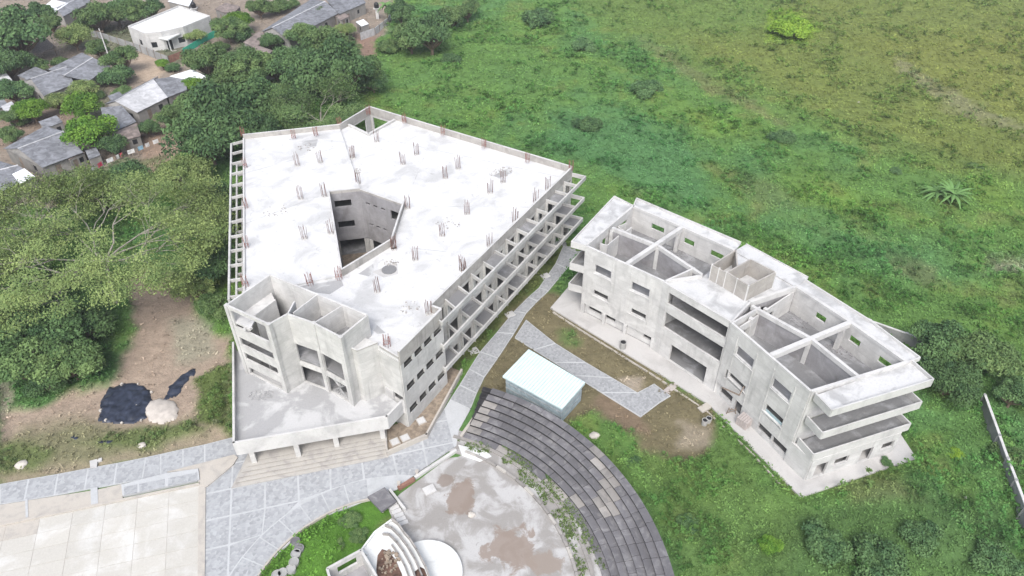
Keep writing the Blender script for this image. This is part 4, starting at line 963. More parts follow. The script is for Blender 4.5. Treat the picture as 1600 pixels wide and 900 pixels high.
m = MB(); m.bar(P(609, 766, .3), P(633, 797, .3), .25, -.1, .5); tag(m.build('low_wall', 'wall'), 'short slanting wall right of the dark slab', 'wall')
for u, v, lab in ((624, 760, 'small brown post at the left end of red wall'), (652, 742, 'small brown post at the right end of red wall')):
    x, y = P(u, v); m = MB(); m.box(x, y, 0, .6, .25, .25); m.box(x, y, .6, .66, .34, .34); tag(m.build('post', 'sand'), lab, 'post')
m = MB(); m.prism(PP([(574, 776), (601, 761), (619, 783), (596, 799)], .8), .55, .8); o = thing('slab_roof', 'square dark grey slab roof over a pit at the lawn corner', 'slab roof', (*P(597, 780), 0)); m.build('slab', 'tier', o)
for q in ((578, 776), (600, 765), (614, 783), (597, 795)): x, y = P(*q, .5); MB().box(x, y, 0, .56, .2, .2).build('leg', 'sand', o)
sg = thing('garden_steps', 'short run of cream steps beside the dark slab', 'steps', (*P(622, 805), 0))
for i in range(6): x, y = P(613+3.5*i, 790+5.5*i); MB().box(x, y, -.05, .35-.05*i, .9, .42, R(25)).build('step', 'rim', sg)
# weeds and grit in the ring between stage and seating
n = 2600; aa = RNG.uniform(-26, 70, n); rr2 = RNG.uniform(18.6, 20.9, n); X = AC[0]+rr2*np.cos(np.radians(aa)); Y = AC[1]+rr2*np.sin(np.radians(aa))
k = fbm(X*.7, Y*.7, 3, 12) > (.42+.0022*aa); X, Y = X[k], Y[k]; C = np.repeat(np.stack([X, Y, np.full(len(X), .12)], 1), 6, 0)+RNG.normal(0, .09, (len(X)*6, 3)); C[:, 2] = np.abs(C[:, 2])
V, F = leafquads(C, np.tile([0, 0, .8], (len(C), 1)), .10, .7, .5); cc = np.repeat(np.array([.10, .145, .05])*RNG.uniform(.6, 1.5, (len(C), 1)), 4, 0)
o = link(raw('ring_weeds', V, F, 'clump', {'col': ('FLOAT_COLOR', np.concatenate([cc, np.ones((len(cc), 1))], 1))}), 'ring_weeds'); o['kind'] = 'stuff'; o['label'] = 'sparse weeds growing in the ring between stage and seating'; o['category'] = 'weeds'
# white shell of the stage: wedge shaped, three curved ledges and a brown pit
sh = thing('stage_shell', 'white curved stage building with brown pit in its roof', 'stage building', (*P(620, 870), 0))
zs = 1.6
OUT = PP([(612, 811), (597, 820), (585, 831), (574, 843), (565, 858), (572, 868), (578, 890), (590, 930), (600, 990), (690, 990), (676, 915), (665, 885), (651, 858), (640, 841), (631, 831), (622, 818)], zs)
MB().prism(OUT, 0, zs-.3).build('deck', 'white', sh)
for pts, nm, hh in (([(612, 811), (622, 818), (631, 831), (640, 841), (651, 858), (665, 885), (676, 915), (690, 990)], 'outer_wall', .1), ([(602, 820), (612, 824), (624, 836), (636, 852), (648, 872), (660, 900), (668, 950)], 'ledge', .05), ([(598, 833), (608, 834), (620, 846), (630, 860), (641, 880), (650, 905), (656, 950)], 'ledge', 0), ([(612, 850), (622, 864), (632, 882), (641, 906), (645, 950)], 'ledge', -.1)):
    m = MB(); q = PP(pts, zs)
    for a, b in zip(q, q[1:]): m.bar(a, b, .12, 1.2, zs+hh, ext=.03)
    m.build(nm, 'tierpale' if nm == 'ledge' else 'tierpale', sh)
for a, b in (((612, 811), (585, 831)), ((585, 831), (565, 858)), ((565, 858), (574, 866))):
    MB().bar(P(*a, zs), P(*b, zs), .14, .9, zs).build('outer_wall', 'white', sh)
MB().prism(PP([(590, 868), (597, 858), (608, 862), (618, 875), (628, 897), (634, 930), (634, 990), (596, 990), (591, 915), (588, 890)], zs-.28), zs-.31, zs-.26).build('pit', 'pit', sh)
MB().prism(PP([(657, 886), (663, 889), (673, 915), (690, 990), (650, 990), (652, 910), (648, 893)], zs-.28), zs-.31, zs-.265).build('pit', 'pit', sh)
rubble('rubble', sh, 608, 880, zs-.26, 14, 40, 'soil', (.08, .3), 1)
cx, cy = -7.68, 34.42
m = MB(); n = 40; m.prism([(cx+3.2*math.cos(2*math.pi*i/n), cy+3.2*math.sin(2*math.pi*i/n)) for i in range(n)], 0, .38)
plt = thing('round_platform', 'round white platform on the stage floor', 'platform', (cx, cy, 0)); m.build('drum', 'white', plt)
m = MB(); m.prism([(cx+3.3*math.cos(2*math.pi*i/n), cy+3.3*math.sin(2*math.pi*i/n)) for i in range(n)], .38, .46); m.build('top_slab', 'white', plt)
ro = thing('roofless_room', 'small roofless grey room with a long window by lawn', 'room', (*P(545, 890), 0))
Q = [P(511, 888, 2.4), P(564, 859, 2.4), P(588, 900, 2.4), P(575, 990, 2.4), P(540, 990, 2.4)]
wall('wall', ro, Q[0], Q[1], 0, 2.4, .22, 'wall', [(.8, 2.6, .9, 1.9)]); wall('wall', ro, Q[1], Q[2], 0, 2.4, .22, 'wall'); wall('wall', ro, Q[2], Q[3], 0, 2.4, .22, 'wall'); wall('wall', ro, Q[4], Q[0], 0, 2.4, .22, 'wall')
MB().prism(off_poly(Q, .12), 0, .2).build('floor', 'inner', ro)
MB().bar(lerp(Q[0], Q[3], .4), lerp(Q[0], Q[3], .9), .12, .2, 1.6).build('partition', 'wall', ro)
# ================================================================== SMALL THINGS
def blobmesh(name, poly, h, mat, lump=.12, seed=1):
    xs = [p[0] for p in poly]; ys = [p[1] for p in poly]; nx = int((max(xs)-min(xs))/.18)+2; ny = int((max(ys)-min(ys))/.18)+2
    X, Y = np.meshgrid(np.linspace(min(xs), max(xs), nx), np.linspace(min(ys), max(ys), ny)); X = X.ravel(); Y = Y.ravel()
    e = edist(X, Y, poly); Z = np.where(e > 0, np.minimum(1, e/1.1)**.6*h+(fbm(X*1.3, Y*1.3, 3, seed)-.5)*lump*np.minimum(1, np.maximum(e, 0)*3)+.04, -.15)
    i = (np.arange(ny-1)[:, None]*nx+np.arange(nx-1)[None, :]).ravel(); F = np.stack([i, i+1, i+nx+1, i+nx], 1)
    k = (e[F] > -.12).all(1); return raw(name, np.stack([X, Y, Z], 1), F[k], mat, None, True)
def rag(pts, k=2, a=.12):
    out = []
    for i in range(len(pts)):
        p, q = pts[i], pts[(i+1) % len(pts)]
        for t in np.arange(0, 1, 1/(k+1)): c = lerp(p, q, t); out.append((c[0]+random.uniform(-a, a), c[1]+random.uniform(-a, a)))
    return out
tp = thing('tarp', 'large black plastic tarp spread on bare earth', 'tarp', (*P(197, 632), 0))
me = blobmesh('sheet', rag(PP([(155, 645), (160, 620), (172, 606), (192, 599), (218, 600), (236, 611), (237, 635), (226, 655), (205, 663), (170, 661), (156, 657)]), 2, .2), .28, 'tarp', .5, 4)
o = link(me, 'sheet', tp, (-tp.location.x, -tp.location.y, 0))
for u, v in ((158, 643), (166, 658), (191, 662), (221, 658), (237, 614), (216, 601), (191, 602), (213, 634)):
    x, y = P(u, v); r_ = random.uniform(.12, .26); MB().box(x, y, .05, .05+r_, r_*1.3, r_, random.random()*3).build('weight_stone', 'stone', tp)
me = blobmesh('sand_pile', rag(PP([(226, 640), (235, 627), (252, 623), (272, 626), (280, 640), (275, 655), (255, 662), (232, 658)]), 2, .1), .4, 'sandpile', .14, 8); tag(link(me, 'sand_pile'), 'pale sand pile beside the black tarp', 'sand pile')
for pts, lab in (([(250, 628), (262, 612), (266, 600), (285, 585), (302, 575), (303, 586), (288, 600), (280, 618), (272, 622)], 'crumpled black plastic scrap behind the sand pile'), ([(108, 681), (140, 682), (170, 688), (186, 686), (182, 697), (160, 693), (112, 686)], 'thin black plastic scrap in the weeds')):
    me = blobmesh('plastic_scrap', rag(PP(pts), 2, .28), .12, 'tarp', .5, 5); tag(link(me, 'plastic_scrap'), lab, 'plastic scrap')
def rock(u, v, r, lab, mat='stone'):
    x, y = P(u, v); bm = bmesh.new(); bmesh.ops.create_icosphere(bm, subdivisions=2, radius=r)
    for q in bm.verts: q.co = Vector((q.co.x*random.uniform(.9, 1.3), q.co.y*random.uniform(.8, 1.1), q.co.z*.55))+Vector((x, y, r*.3))
    me = bpy.data.meshes.new('rock'); bm.to_mesh(me); bm.free(); me.materials.append(M[mat]); tag(link(me, 'rock'), lab, 'rock')
rock(222, 697, .42, 'white rock in the grass above the walkway'); rock(35, 728, .62, 'pale boulder on grass near the left edge'); rock(1508, 782, .45, 'white lump lying in the weeds near the boundary wall'); rock(929, 682, .5, 'white block beside the top seating tier'); rock(737, 805, .35, 'small cream rock on the broken stage floor'); rock(1341, 161, .35, 'tiny white speck in the far field')
def barrel(u, v, r, h, lab, mat, grp=None, z=0, hole=True):
    x, y = P(u, v, z+h); o = thing('barrel', lab, 'barrel', (x, y, z), grp); m = MB()
    m.prism([(x+r*math.cos(i*.3927), y+r*math.sin(i*.3927)) for i in range(16)], z, z+h*.94); m.build('drum', mat, o)
    m = MB(); m.tube([(x+r*math.cos(i*.3927), y+r*math.sin(i*.3927), z+h*.95) for i in range(17)], .05, 5); m.build('rim', mat, o)
    if hole: MB().prism([(x+r*.85*math.cos(i*.3927), y+r*.85*math.sin(i*.3927)) for i in range(16)], z+h*.93, z+h*.95).build('inside', 'plastic', o)
barrel(974, 534, .38, 1.0, 'pale drum with dark open top standing on apron', 'pale', z=.14)
barrel(1102, 656, .3, .8, 'left one of two pale drums with black tops on grass', 'pale', 'pair of drums'); barrel(1108, 653, .3, .8, 'right one of two pale drums with black tops on grass', 'pale', 'pair of drums')
for i, (u, v, mt, lab) in enumerate(((461, 845, 'tier', 'dark barrel nearest the plaza kerb on lawn'), (467, 856, 'tier', 'dark barrel second in the curved row on lawn'), (462, 864, 'pale', 'grey barrel just below the dark ones on lawn'), (459, 877, 'pale', 'pale round barrel in middle of curved row'), (454, 888, 'pale', 'pale round barrel third from the end of curved row'), (441, 894, 'pale', 'pale round barrel second from the end of row'), (432, 897, 'pale', 'pale round barrel at the lower end of row'))):
    barrel(u, v, .42, .8, lab, mt, 'row of barrels on the lawn', hole=False)
pal = thing('pallet_stack', 'stack of weathered wooden pallets on the apron', 'pallets', (*P(1163, 660), .14))
px, py = P(1164, 655, 1.0)
for k in range(7):
    m = MB(); a = R(-52+random.uniform(-4, 4)); z = .14+k*.16
    for i in range(5): d = (i-2)*.27; m.box(px+d*math.cos(a), py+d*math.sin(a), z+.09, z+.12, .2, 1.2, a)
    for i in range(3): d = (i-1)*.5; m.box(px-d*math.sin(a), py+d*math.cos(a), z, z+.09, 1.3, .09, a)
    m.build('pallet', 'pink', pal)
ch_ = thing('wooden_frame', 'loose broken wooden frame beside the pallets', 'frame', (*P(1145, 645), .14)); fx_, fy_ = P(1143, 643, .5)
m = MB()
for a, b in (((-.5, 0, .14), (-.3, .1, 1.0)), ((.5, 0, .14), (.4, .1, 1.0)), ((-.4, .05, .8), (.5, .05, .7)), ((-.5, 0, .3), (.5, .3, .3)), ((0, .5, .14), (0, .1, .9))): m.tube([(fx_+a[0], fy_+a[1], a[2]), (fx_+b[0], fy_+b[1], b[2])], .05, 5)
m.build('slats', 'wood', ch_)
x, y = P(1101, 637, .3); m = MB(); m.box(x, y, 0, .3, 1.3, .7, R(35)); m.box(x, y, .3, .36, 1.45, .85, R(35)); tag(m.build('concrete_step', 'sand'), 'small concrete step at the edge of apron', 'step')
# boundary walls
bw = thing('boundary_wall', 'grey boundary wall of long panels with white coping by lower right edge', 'wall', (*P(1570, 720), 0))
bp = PP([(1539, 617), (1562, 680), (1575, 716), (1588, 750), (1604, 792), (1630, 860), (1680, 990)], 1.9)
for i, (p, q) in enumerate(zip(bp, bp[1:])):
    MB().bar(p, q, .14, -.1, 1.85-.04*(i % 2)).build('wall_panel', 'blockwall', bw); MB().bar(p, q, .26, 1.85-.04*(i % 2), 1.97-.04*(i % 2)).build('coping', 'rim', bw)
    MB().box(p[0], p[1], -.1, 2.0, .25, .25, R(30)).build('post', 'blockwall', bw)
bw2 = thing('boundary_wall', 'grey wall with pale coping half hidden behind the curved building', 'wall', (*P(1410, 530), 0))
bp = PP([(1310, 478), (1362, 500), (1416, 519), (1449, 535)], 2.2)
for i, (p, q) in enumerate(zip(bp, bp[1:])): MB().bar(p, q, .14, -.1, 2.1-.1*(i % 2)).build('wall_panel', 'blockwall', bw2); MB().bar(p, q, .24, 2.1-.1*(i % 2), 2.2-.1*(i % 2)).build('coping', 'rim', bw2)

# ================================================================== VILLAGE
def roofpiece(par, pts, zs_, mat, name='roof_sheet', thick=.07):
    """sloping roof plane from photo-surveyed corners at their own heights"""
    w3 = [(*P(u, v, z), z) for (u, v), z in zip(pts, zs_)]
    a = sum(w3[i][0]*w3[(i+1) % len(w3)][1]-w3[(i+1) % len(w3)][0]*w3[i][1] for i in range(len(w3)))
    if a < 0: w3 = w3[::-1]
    m = MB(); n = len(w3); m.v = [(x, y, z-thick) for x, y, z in w3]+w3
    for i in range(n): j = (i+1) % n; m.f.append((i, j, n+j, n+i))
    m.f.append(tuple(range(n, 2*n))); m.f.append(tuple(range(n))[::-1])
    return m.build(name, mat, par)
def roofplanes(par, A, B, C, D, zr, ze, mat, n):
    """one slope A,B = ridge ends, D,C = eave ends, split in n lapped sheets"""
    for i in range(n):
        t0, t1 = i/n, (i+1)/n+.01/n
        a0, b0 = (*P(*lerp(A, B, t0), zr), zr), (*P(*lerp(A, B, min(1, t1)), zr), zr); d0, c0 = (*P(*lerp(D, C, t0), ze), ze), (*P(*lerp(D, C, min(1, t1)), ze), ze)
        w3 = [a0, b0, c0, d0]; lift = .02*(i % 2)
        ar = sum(w3[k][0]*w3[(k+1) % 4][1]-w3[(k+1) % 4][0]*w3[k][1] for k in range(4))
        if ar < 0: w3 = w3[::-1]
        m = MB(); m.v = [(x, y, z-.05+lift) for x, y, z in w3]+[(x, y, z+lift) for x, y, z in w3]
        m.f = [(k, (k+1) % 4, 4+(k+1) % 4, 4+k) for k in range(4)]+[(4, 5, 6, 7), (3, 2, 1, 0)]; m.build('roof_sheet', mat, par)
def house(label, ridge, e1, e2, zr, ze, mat, mat2=None, wallmat='housewall', n=5, doors=()):
    """ridge=(A,B), e1/e2 = eaves (two px points each, same order as the ridge)"""
    c = [P(*e1[0], ze), P(*e1[1], ze), P(*e2[1], ze), P(*e2[0], ze)]
    cx, cy = sum(p[0] for p in c)/4, sum(p[1] for p in c)/4
    h = thing('village_house', label, 'house', (cx, cy, 0))
    A, B = ridge
    roofplanes(h, A, B, e1[1], e1[0], zr, ze, mat, n); roofplanes(h, A, B, e2[1], e2[0], zr, ze, mat2 or mat, n)
    ins = [(p[0]+(cx-p[0])*.07, p[1]+(cy-p[1])*.07) for p in c]
    order = ins
    for i in range(4):
        p, q = order[i], order[(i+1) % 4]; L = dist(p, q)
        ops = [(L*.25-.5, L*.25+.5, .9, 1.9), (L*.65-.45, L*.65+.45, .1, 2.0)] if L > 3 else []
        wall('wall', h, p, q, -.1, ze-.08, .15, wallmat, ops)
        for j, (s_a, s_b, za, zb) in enumerate(ops):
            a, b = lerp(p, q, s_a/L), lerp(p, q, s_b/L); MB().bar(a, b, .05, za, zb).build('window' if j == 0 else 'door', 'glass' if j == 0 else 'wood', h)
    # gable triangles
    for (p, q, g) in ((ins[0], ins[3], A), (ins[1], ins[2], B)):
        gx_, gy_ = P(*g, zr); m = MB(); m.face([(p[0], p[1], ze-.1), (q[0], q[1], ze-.1), (gx_+(cx-gx_)*.07, gy_+(cy-gy_)*.07, zr-.08)]); m.build('gable', wallmat, h)
    MB().bar(P(*A, zr), P(*B, zr), .3, zr-.02, zr+.06).build('ridge_cap', 'sheetpale', h)
    return h
def lean(label, q, zs_, mat, wallmat='housewall', wallop=True):
    c = [P(u, v, z) for (u, v), z in zip(q, zs_)]; cx, cy = sum(p[0] for p in c)/4, sum(p[1] for p in c)/4
    h = thing('village_house', label, 'house', (cx, cy, 0)); 
    for i in range(3):
        a, b = i/3, (i+1)/3+.005; pts = [lerp(q[0], q[1], a), lerp(q[0], q[1], min(1, b)), lerp(q[3], q[2], min(1, b)), lerp(q[3], q[2], a)]
        zz_ = [zs_[0]+(zs_[1]-zs_[0])*a, zs_[0]+(zs_[1]-zs_[0])*min(1, b), zs_[3]+(zs_[2]-zs_[3])*min(1, b), zs_[3]+(zs_[2]-zs_[3])*a]
        roofpiece(h, pts, [z+.015*i for z in zz_], mat)
    ins = [(p[0]+(cx-p[0])*.08, p[1]+(cy-p[1])*.08) for p in c]; zb = min(zs_)-.1
    for i in range(4):
        p, r_ = ins[i], ins[(i+1) % 4]; L = dist(p, r_); ops = [(L*.3-.4, L*.3+.4, .9, 1.8), (L*.7-.4, L*.7+.4, .1, 1.95)] if L > 2.5 else []
        wall('wall', h, p, r_, -.1, zb, .12, wallmat, ops)
        for j, (s_a, s_b, za, zb2) in enumerate(ops): MB().bar(lerp(p, r_, s_a/L), lerp(p, r_, s_b/L), .05, za, zb2).build('window' if j == 0 else 'door', 'glass' if j == 0 else 'wood', h)
    return h
house('long grey corrugated house with pale ridge strips at top centre', ((425, 43), (508, 2)), ((407, 50), (487, -2)), ((450, 62), (530, 20)), 3.6, 2.7, 'sheet', n=7)
lean('far end of long grey roof touching the top edge of photo', [(510, 0), (565, -4), (572, 4), (530, 22)], (3.4, 3.2, 2.8, 2.8), 'sheet')
house('grey roofed house with pale seam in the middle of village', ((100, 118), (145, 90)), ((75, 108), (128, 82)), ((138, 127), (173, 103)), 3.4, 2.6, 'sheet')
house('large worn grey roof house left of the two bright trees', ((48, 123), (104, 104)), ((30, 128), (82, 110)), ((68, 150), (116, 131)), 3.3, 2.6, 'sheet', mat2='sheet')
lean('small low grey roof with pink edge above larger roof', [(27, 118), (55, 104), (75, 112), (46, 125)], (2.5, 2.5, 2.4, 2.4), 'sheet')
lean('half hidden pale grey roof at left edge by trees', [(-20, 105), (8, 112), (38, 148), (-20, 130)], (2.8, 2.8, 2.4, 2.4), 'sheetpale')
house('long house with pale front roof and dark far end', ((180, 158), (240, 124)), ((162, 163), (248, 118)), ((214, 176), (262, 152)), 3.3, 2.6, 'sheet', mat2='sheetpale', n=6)
lean('dark grey end roof beside small white sheet roof', [(238, 124), (290, 117), (292, 140), (262, 152)], (3.0, 3.0, 2.6, 2.6), 'sheet')
lean('small bright white sheet roof behind dark grey roof', [(265, 119), (300, 108), (325, 121), (292, 124)], (3.2, 3.3, 3.1, 3.1), 'sheetwhite')
lean('grey barrel shaped roof house between bright tree and fence', [(157, 168), (190, 165), (213, 190), (167, 210)], (3.2, 3.2, 2.5, 2.5), 'sheet')
lean('low brownish lean-to with white edge strip below grey roof', [(166, 212), (213, 192), (220, 212), (185, 222)], (2.5, 2.5, 2.2, 2.2), 'sheetbrown')
house('biggest grey roof house at left, brownish at its right end', ((28, 232), (100, 205)), ((5, 232), (70, 197)), ((66, 262), (130, 238)), 3.4, 2.6, 'sheet', mat2='sheet', n=7)
lean('rusty brown lean-to roof joined to biggest grey house', [(100, 243), (122, 233), (132, 238), (108, 250)], (2.6, 2.7, 2.3, 2.3), 'sheetbrown')
house('lower left house with grey roof and white sheets on it', ((-10, 268), (28, 258)), ((-20, 245), (26, 260)), ((0, 300), (55, 276)), 3.2, 2.6, 'sheet')
lean('bright white roof panel on the lower left house', [(19, 272), (38, 263), (55, 276), (31, 287)], (3.05, 3.05, 2.9, 2.9), 'sheetwhite')
lean('narrow grey roof at left edge beneath small tree', [(-20, 150), (2, 150), (14, 165), (-20, 175)], (2.7, 2.7, 2.5, 2.5), 'sheet')
lean('small grey shack with pale sides beside laundry line', [(133, 235), (150, 230), (157, 242), (139, 249)], (2.3, 2.3, 2.1, 2.1), 'sheet')
house('top left house with grey roof beside white panel', ((88, 12), (135, -8)), ((58, 20), (110, -10)), ((98, 26), (142, 3)), 3.2, 2.5, 'sheet')
lean('white roof panel at the top left between trees', [(57, 19), (82, -1), (107, 5), (83, 20)], (3.0, 3.2, 3.2, 3.0), 'sheetwhite')
lean('bluish white metal roof at top edge behind white house', [(262, 2), (275, -8), (302, -4), (295, 10)], (3.2, 3.2, 3.0, 3.0), 'sheetwhite')
lean('brown and grey roof at top edge right of water drum', [(335, 14), (352, 4), (376, 10), (360, 24)], (2.8, 2.8, 2.6, 2.6), 'sheetbrown')
lean('pale grey low roof hidden in trees below long house', [(384, 82), (400, 70), (427, 79), (408, 92)], (2.9, 3.0, 2.7, 2.7), 'sheetbrown')
lean('narrow brown shed leaning below the long grey house', [(380, 66), (404, 50), (425, 56), (398, 74)], (2.5, 2.6, 2.4, 2.4), 'sheetbrown')
lean('little grey shack near water tower with dark window', [(519, 22), (532, 16), (546, 25), (533, 32)], (2.4, 2.5, 2.3, 2.3), 'sheetbrown')
lean('tiny shed with pale blue white roof beside field corner', [(556, 34), (568, 30), (576, 37), (565, 41)], (2.4, 2.4, 2.3, 2.3), 'sheetwhite')
lean('pale grey roof strip between seamed roof and left edge trees', [(2, 166), (18, 158), (30, 172), (10, 182)], (2.7, 2.7, 2.4, 2.4), 'sheetpale')
lean('dark grey roof in the yard above biggest grey house', [(60, 190), (88, 180), (98, 190), (70, 201)], (2.8, 2.8, 2.4, 2.4), 'sheet')
lean('grey roof tucked under bright trees by the lane', [(168, 150), (186, 143), (196, 152), (178, 160)], (2.6, 2.6, 2.3, 2.3), 'sheet')
lean('rusty brown roof at top edge between tree rows', [(128, 24), (150, 18), (158, 27), (136, 34)], (2.7, 2.7, 2.4, 2.4), 'sheetbrown')
# thatched hut
hut = thing('thatched_hut', 'small open hut with grey thatched roof at left', 'hut', (*P(66, 80), 0))
A_, B_ = (56, 63), (70, 58)
roofpiece(hut, [A_, B_, (87, 73), (52, 86)], [3.5, 3.5, 2.0, 2.0], 'thatch', 'thatch_slope', .25); roofpiece(hut, [A_, B_, (72, 56), (47, 72)], [3.5, 3.5, 2.2, 2.2], 'thatch', 'thatch_slope', .25)
roofpiece(hut, [A_, (47, 72), (52, 86)], [3.5, 2.2, 2.0], 'thatch', 'thatch_slope', .25)
for u, v in ((55, 85), (84, 73), (50, 75), (74, 62)): x, y = P(u, v, 2.1); MB().box(x, y, 0, 2.3, .18, .18).build('post', 'wood', hut)
# white house
wh = thing('white_house', 'white flat roofed house with front porch and dark windows', 'house', (*P(265, 50), 0))
zw = 4.2
hp = [P(201, 43, zw), P(228, 54, zw), P(262, 60, zw), P(288, 47, zw), P(328, 27, zw), P(280, 11, zw)]
fp = [P(201, 43, zw), P(226, 54, zw), P(252, 52, zw), P(286, 44, zw), P(328, 27, zw), P(280, 11, zw)]
for i in range(6):
    p, q = fp[i], fp[(i+1) % 6]; L = dist(p, q)
    ops = {0: [(L*.6-.6, L*.6+.6, 1.2, 2.4)], 1: [(L*.4-.6, L*.4+.6, 1.2, 2.4)], 2: [(L*.1, L*.35, .1, 2.4), (L*.65, L*.95, 1.2, 2.4)], 3: [(L*.4-.6, L*.4+.6, 1.3, 2.4)]}.get(i, [])
    wall('wall', wh, p, q, 0, zw-.2, .2, 'rwall', ops)
    for j, (a, b, za, zb) in enumerate(ops): MB().bar(lerp(p, q, a/L), lerp(p, q, b/L), .06, za, zb).build('window', 'glass', wh)
    MB().bar(p, q, .25, zw-.2, zw+.35).build('parapet', 'rim', wh)
MB().prism(off_poly(fp, .13), zw-.2, zw).build('roof_slab', 'white', wh)
MB().prism([P(228, 55, 3.3), P(262, 62, 3.3), P(290, 48, 3.3), P(286, 43, 3.3), P(252, 51, 3.3), P(228, 52, 3.3)], 3.05, 3.3).build('porch_roof', 'white', wh)
MB().prism([P(235, 66), P(265, 84), P(300, 72), P(296, 58), P(262, 62)], 0, .15).build('porch_floor', 'sand', wh)
for u, v in ((262, 60), (232, 54)): x, y = P(u, v, 3.0); MB().box(x, y, 0, 3.05, .2, .2).build('porch_post', 'white', wh)
def fence(label, pts, h, mat, cat='fence', n=1, cop=None):
    f = thing('fence', label, cat, (*P(*pts[0]), 0)); q = PP(pts, h)
    for p, r_ in zip(q, q[1:]):
        L = dist(p, r_); k = max(1, int(L/2.4)) if n else 1
        for i in range(k):
            a, b = lerp(p, r_, i/k), lerp(p, r_, (i+1)/k-.02); MB().bar(a, b, .1, -.1, h+random.uniform(-.06, .06)*n).build('fence_panel', mat, f)
            MB().box(a[0], a[1], -.1, h+.1, .16, .16).build('post', 'wood', f)
    return f
fence('long grey block wall in front of the white house', [(140, 46), (170, 55), (208, 67), (262, 88)], 1.8, 'blockwall')
fence('reddish brick wall piece right of the grey block wall', [(262, 88), (283, 80)], 1.6, 'brick')
fence('grey yard wall behind the white house on its right', [(332, 40), (360, 17), (352, 12)], 2.4, 'blockwall', n=0)
fence('wooden plank fence under trees near village corner', [(402, 122), (430, 113), (452, 102), (490, 85)], 1.8, 'blockwall')
fence('pale metal fence by field corner in front of shacks', [(562, 52), (585, 44), (606, 28), (610, 20)], 1.7, 'sheetpale')
nt_ = thing('green_net', 'bright green net stretched along the white house garden', 'net', (*P(300, 65), 0))
for a, b in zip([(285, 76), (302, 66), (316, 57), (330, 50)], [(302, 66), (316, 57), (330, 50), (345, 43)]): MB().bar(P(*a, 1.5), P(*b, 1.5), .06, .1, 1.5).build('net_panel', 'net', nt_)
ln = thing('laundry_line', 'laundry line with white, red and blue cloths beside village path', 'laundry', (*P(190, 240), 0))
lp = PP([(140, 264), (158, 252), (180, 243), (190, 238), (214, 230), (232, 222), (250, 215)], 1.5); cm = ['wcloth', 'red', 'wcloth', 'wcloth', 'red', 'wcloth', 'bluecloth', 'wcloth', 'wcloth']
m = MB(); m.tube([(x, y, 1.5) for x, y in lp], .02, 4); m.build('rope', 'wood', ln)
for i in range(9):
    t = i/9*6; k = int(t); a = lerp(lp[k], lp[k+1], t-k); b = lerp(lp[k], lp[k+1], min(1, t-k+.45)); MB().bar(a, b, .04, .75, 1.48).build('cloth', cm[i], ln)
for p in lp[::2]: MB().box(p[0], p[1], 0, 1.6, .1, .1).build('post', 'wood', ln)
pole = thing('utility_pole', 'thin pale concrete utility pole beside grey roofs', 'utility pole', (*P(175, 102), 0)); x, y = P(175, 102)
MB().tube([(x, y, 0), (x-.1, y+.1, 8.0)], [.16, .10], 8).build('pole', 'rim', pole); MB().bar((x-.9, y), (x+.7, y), .12, 7.4, 7.52).build('crossarm', 'wood', pole)
for u, v, lab in ((588, 8, 'black water tank on pale stand near palm'), (302, 8, 'small black water tank behind white house')):
    x, y = P(u, v, 3.4); t = thing('water_tank', lab, 'water tank', (x, y, 0), 'village water tanks')
    MB().box(x, y, 0, 2.6, .7, .7).build('stand', 'rim', t); MB().box(x, y, 2.6, 2.75, 1.5, 1.5).build('platform', 'rim', t)
    m = MB(); m.tube([(x, y, 2.75), (x, y, 3.7), (x, y, 4.0), (x, y, 4.1)], [.6, .6, .4, .2], 14); m.build('tank', 'plastic', t)

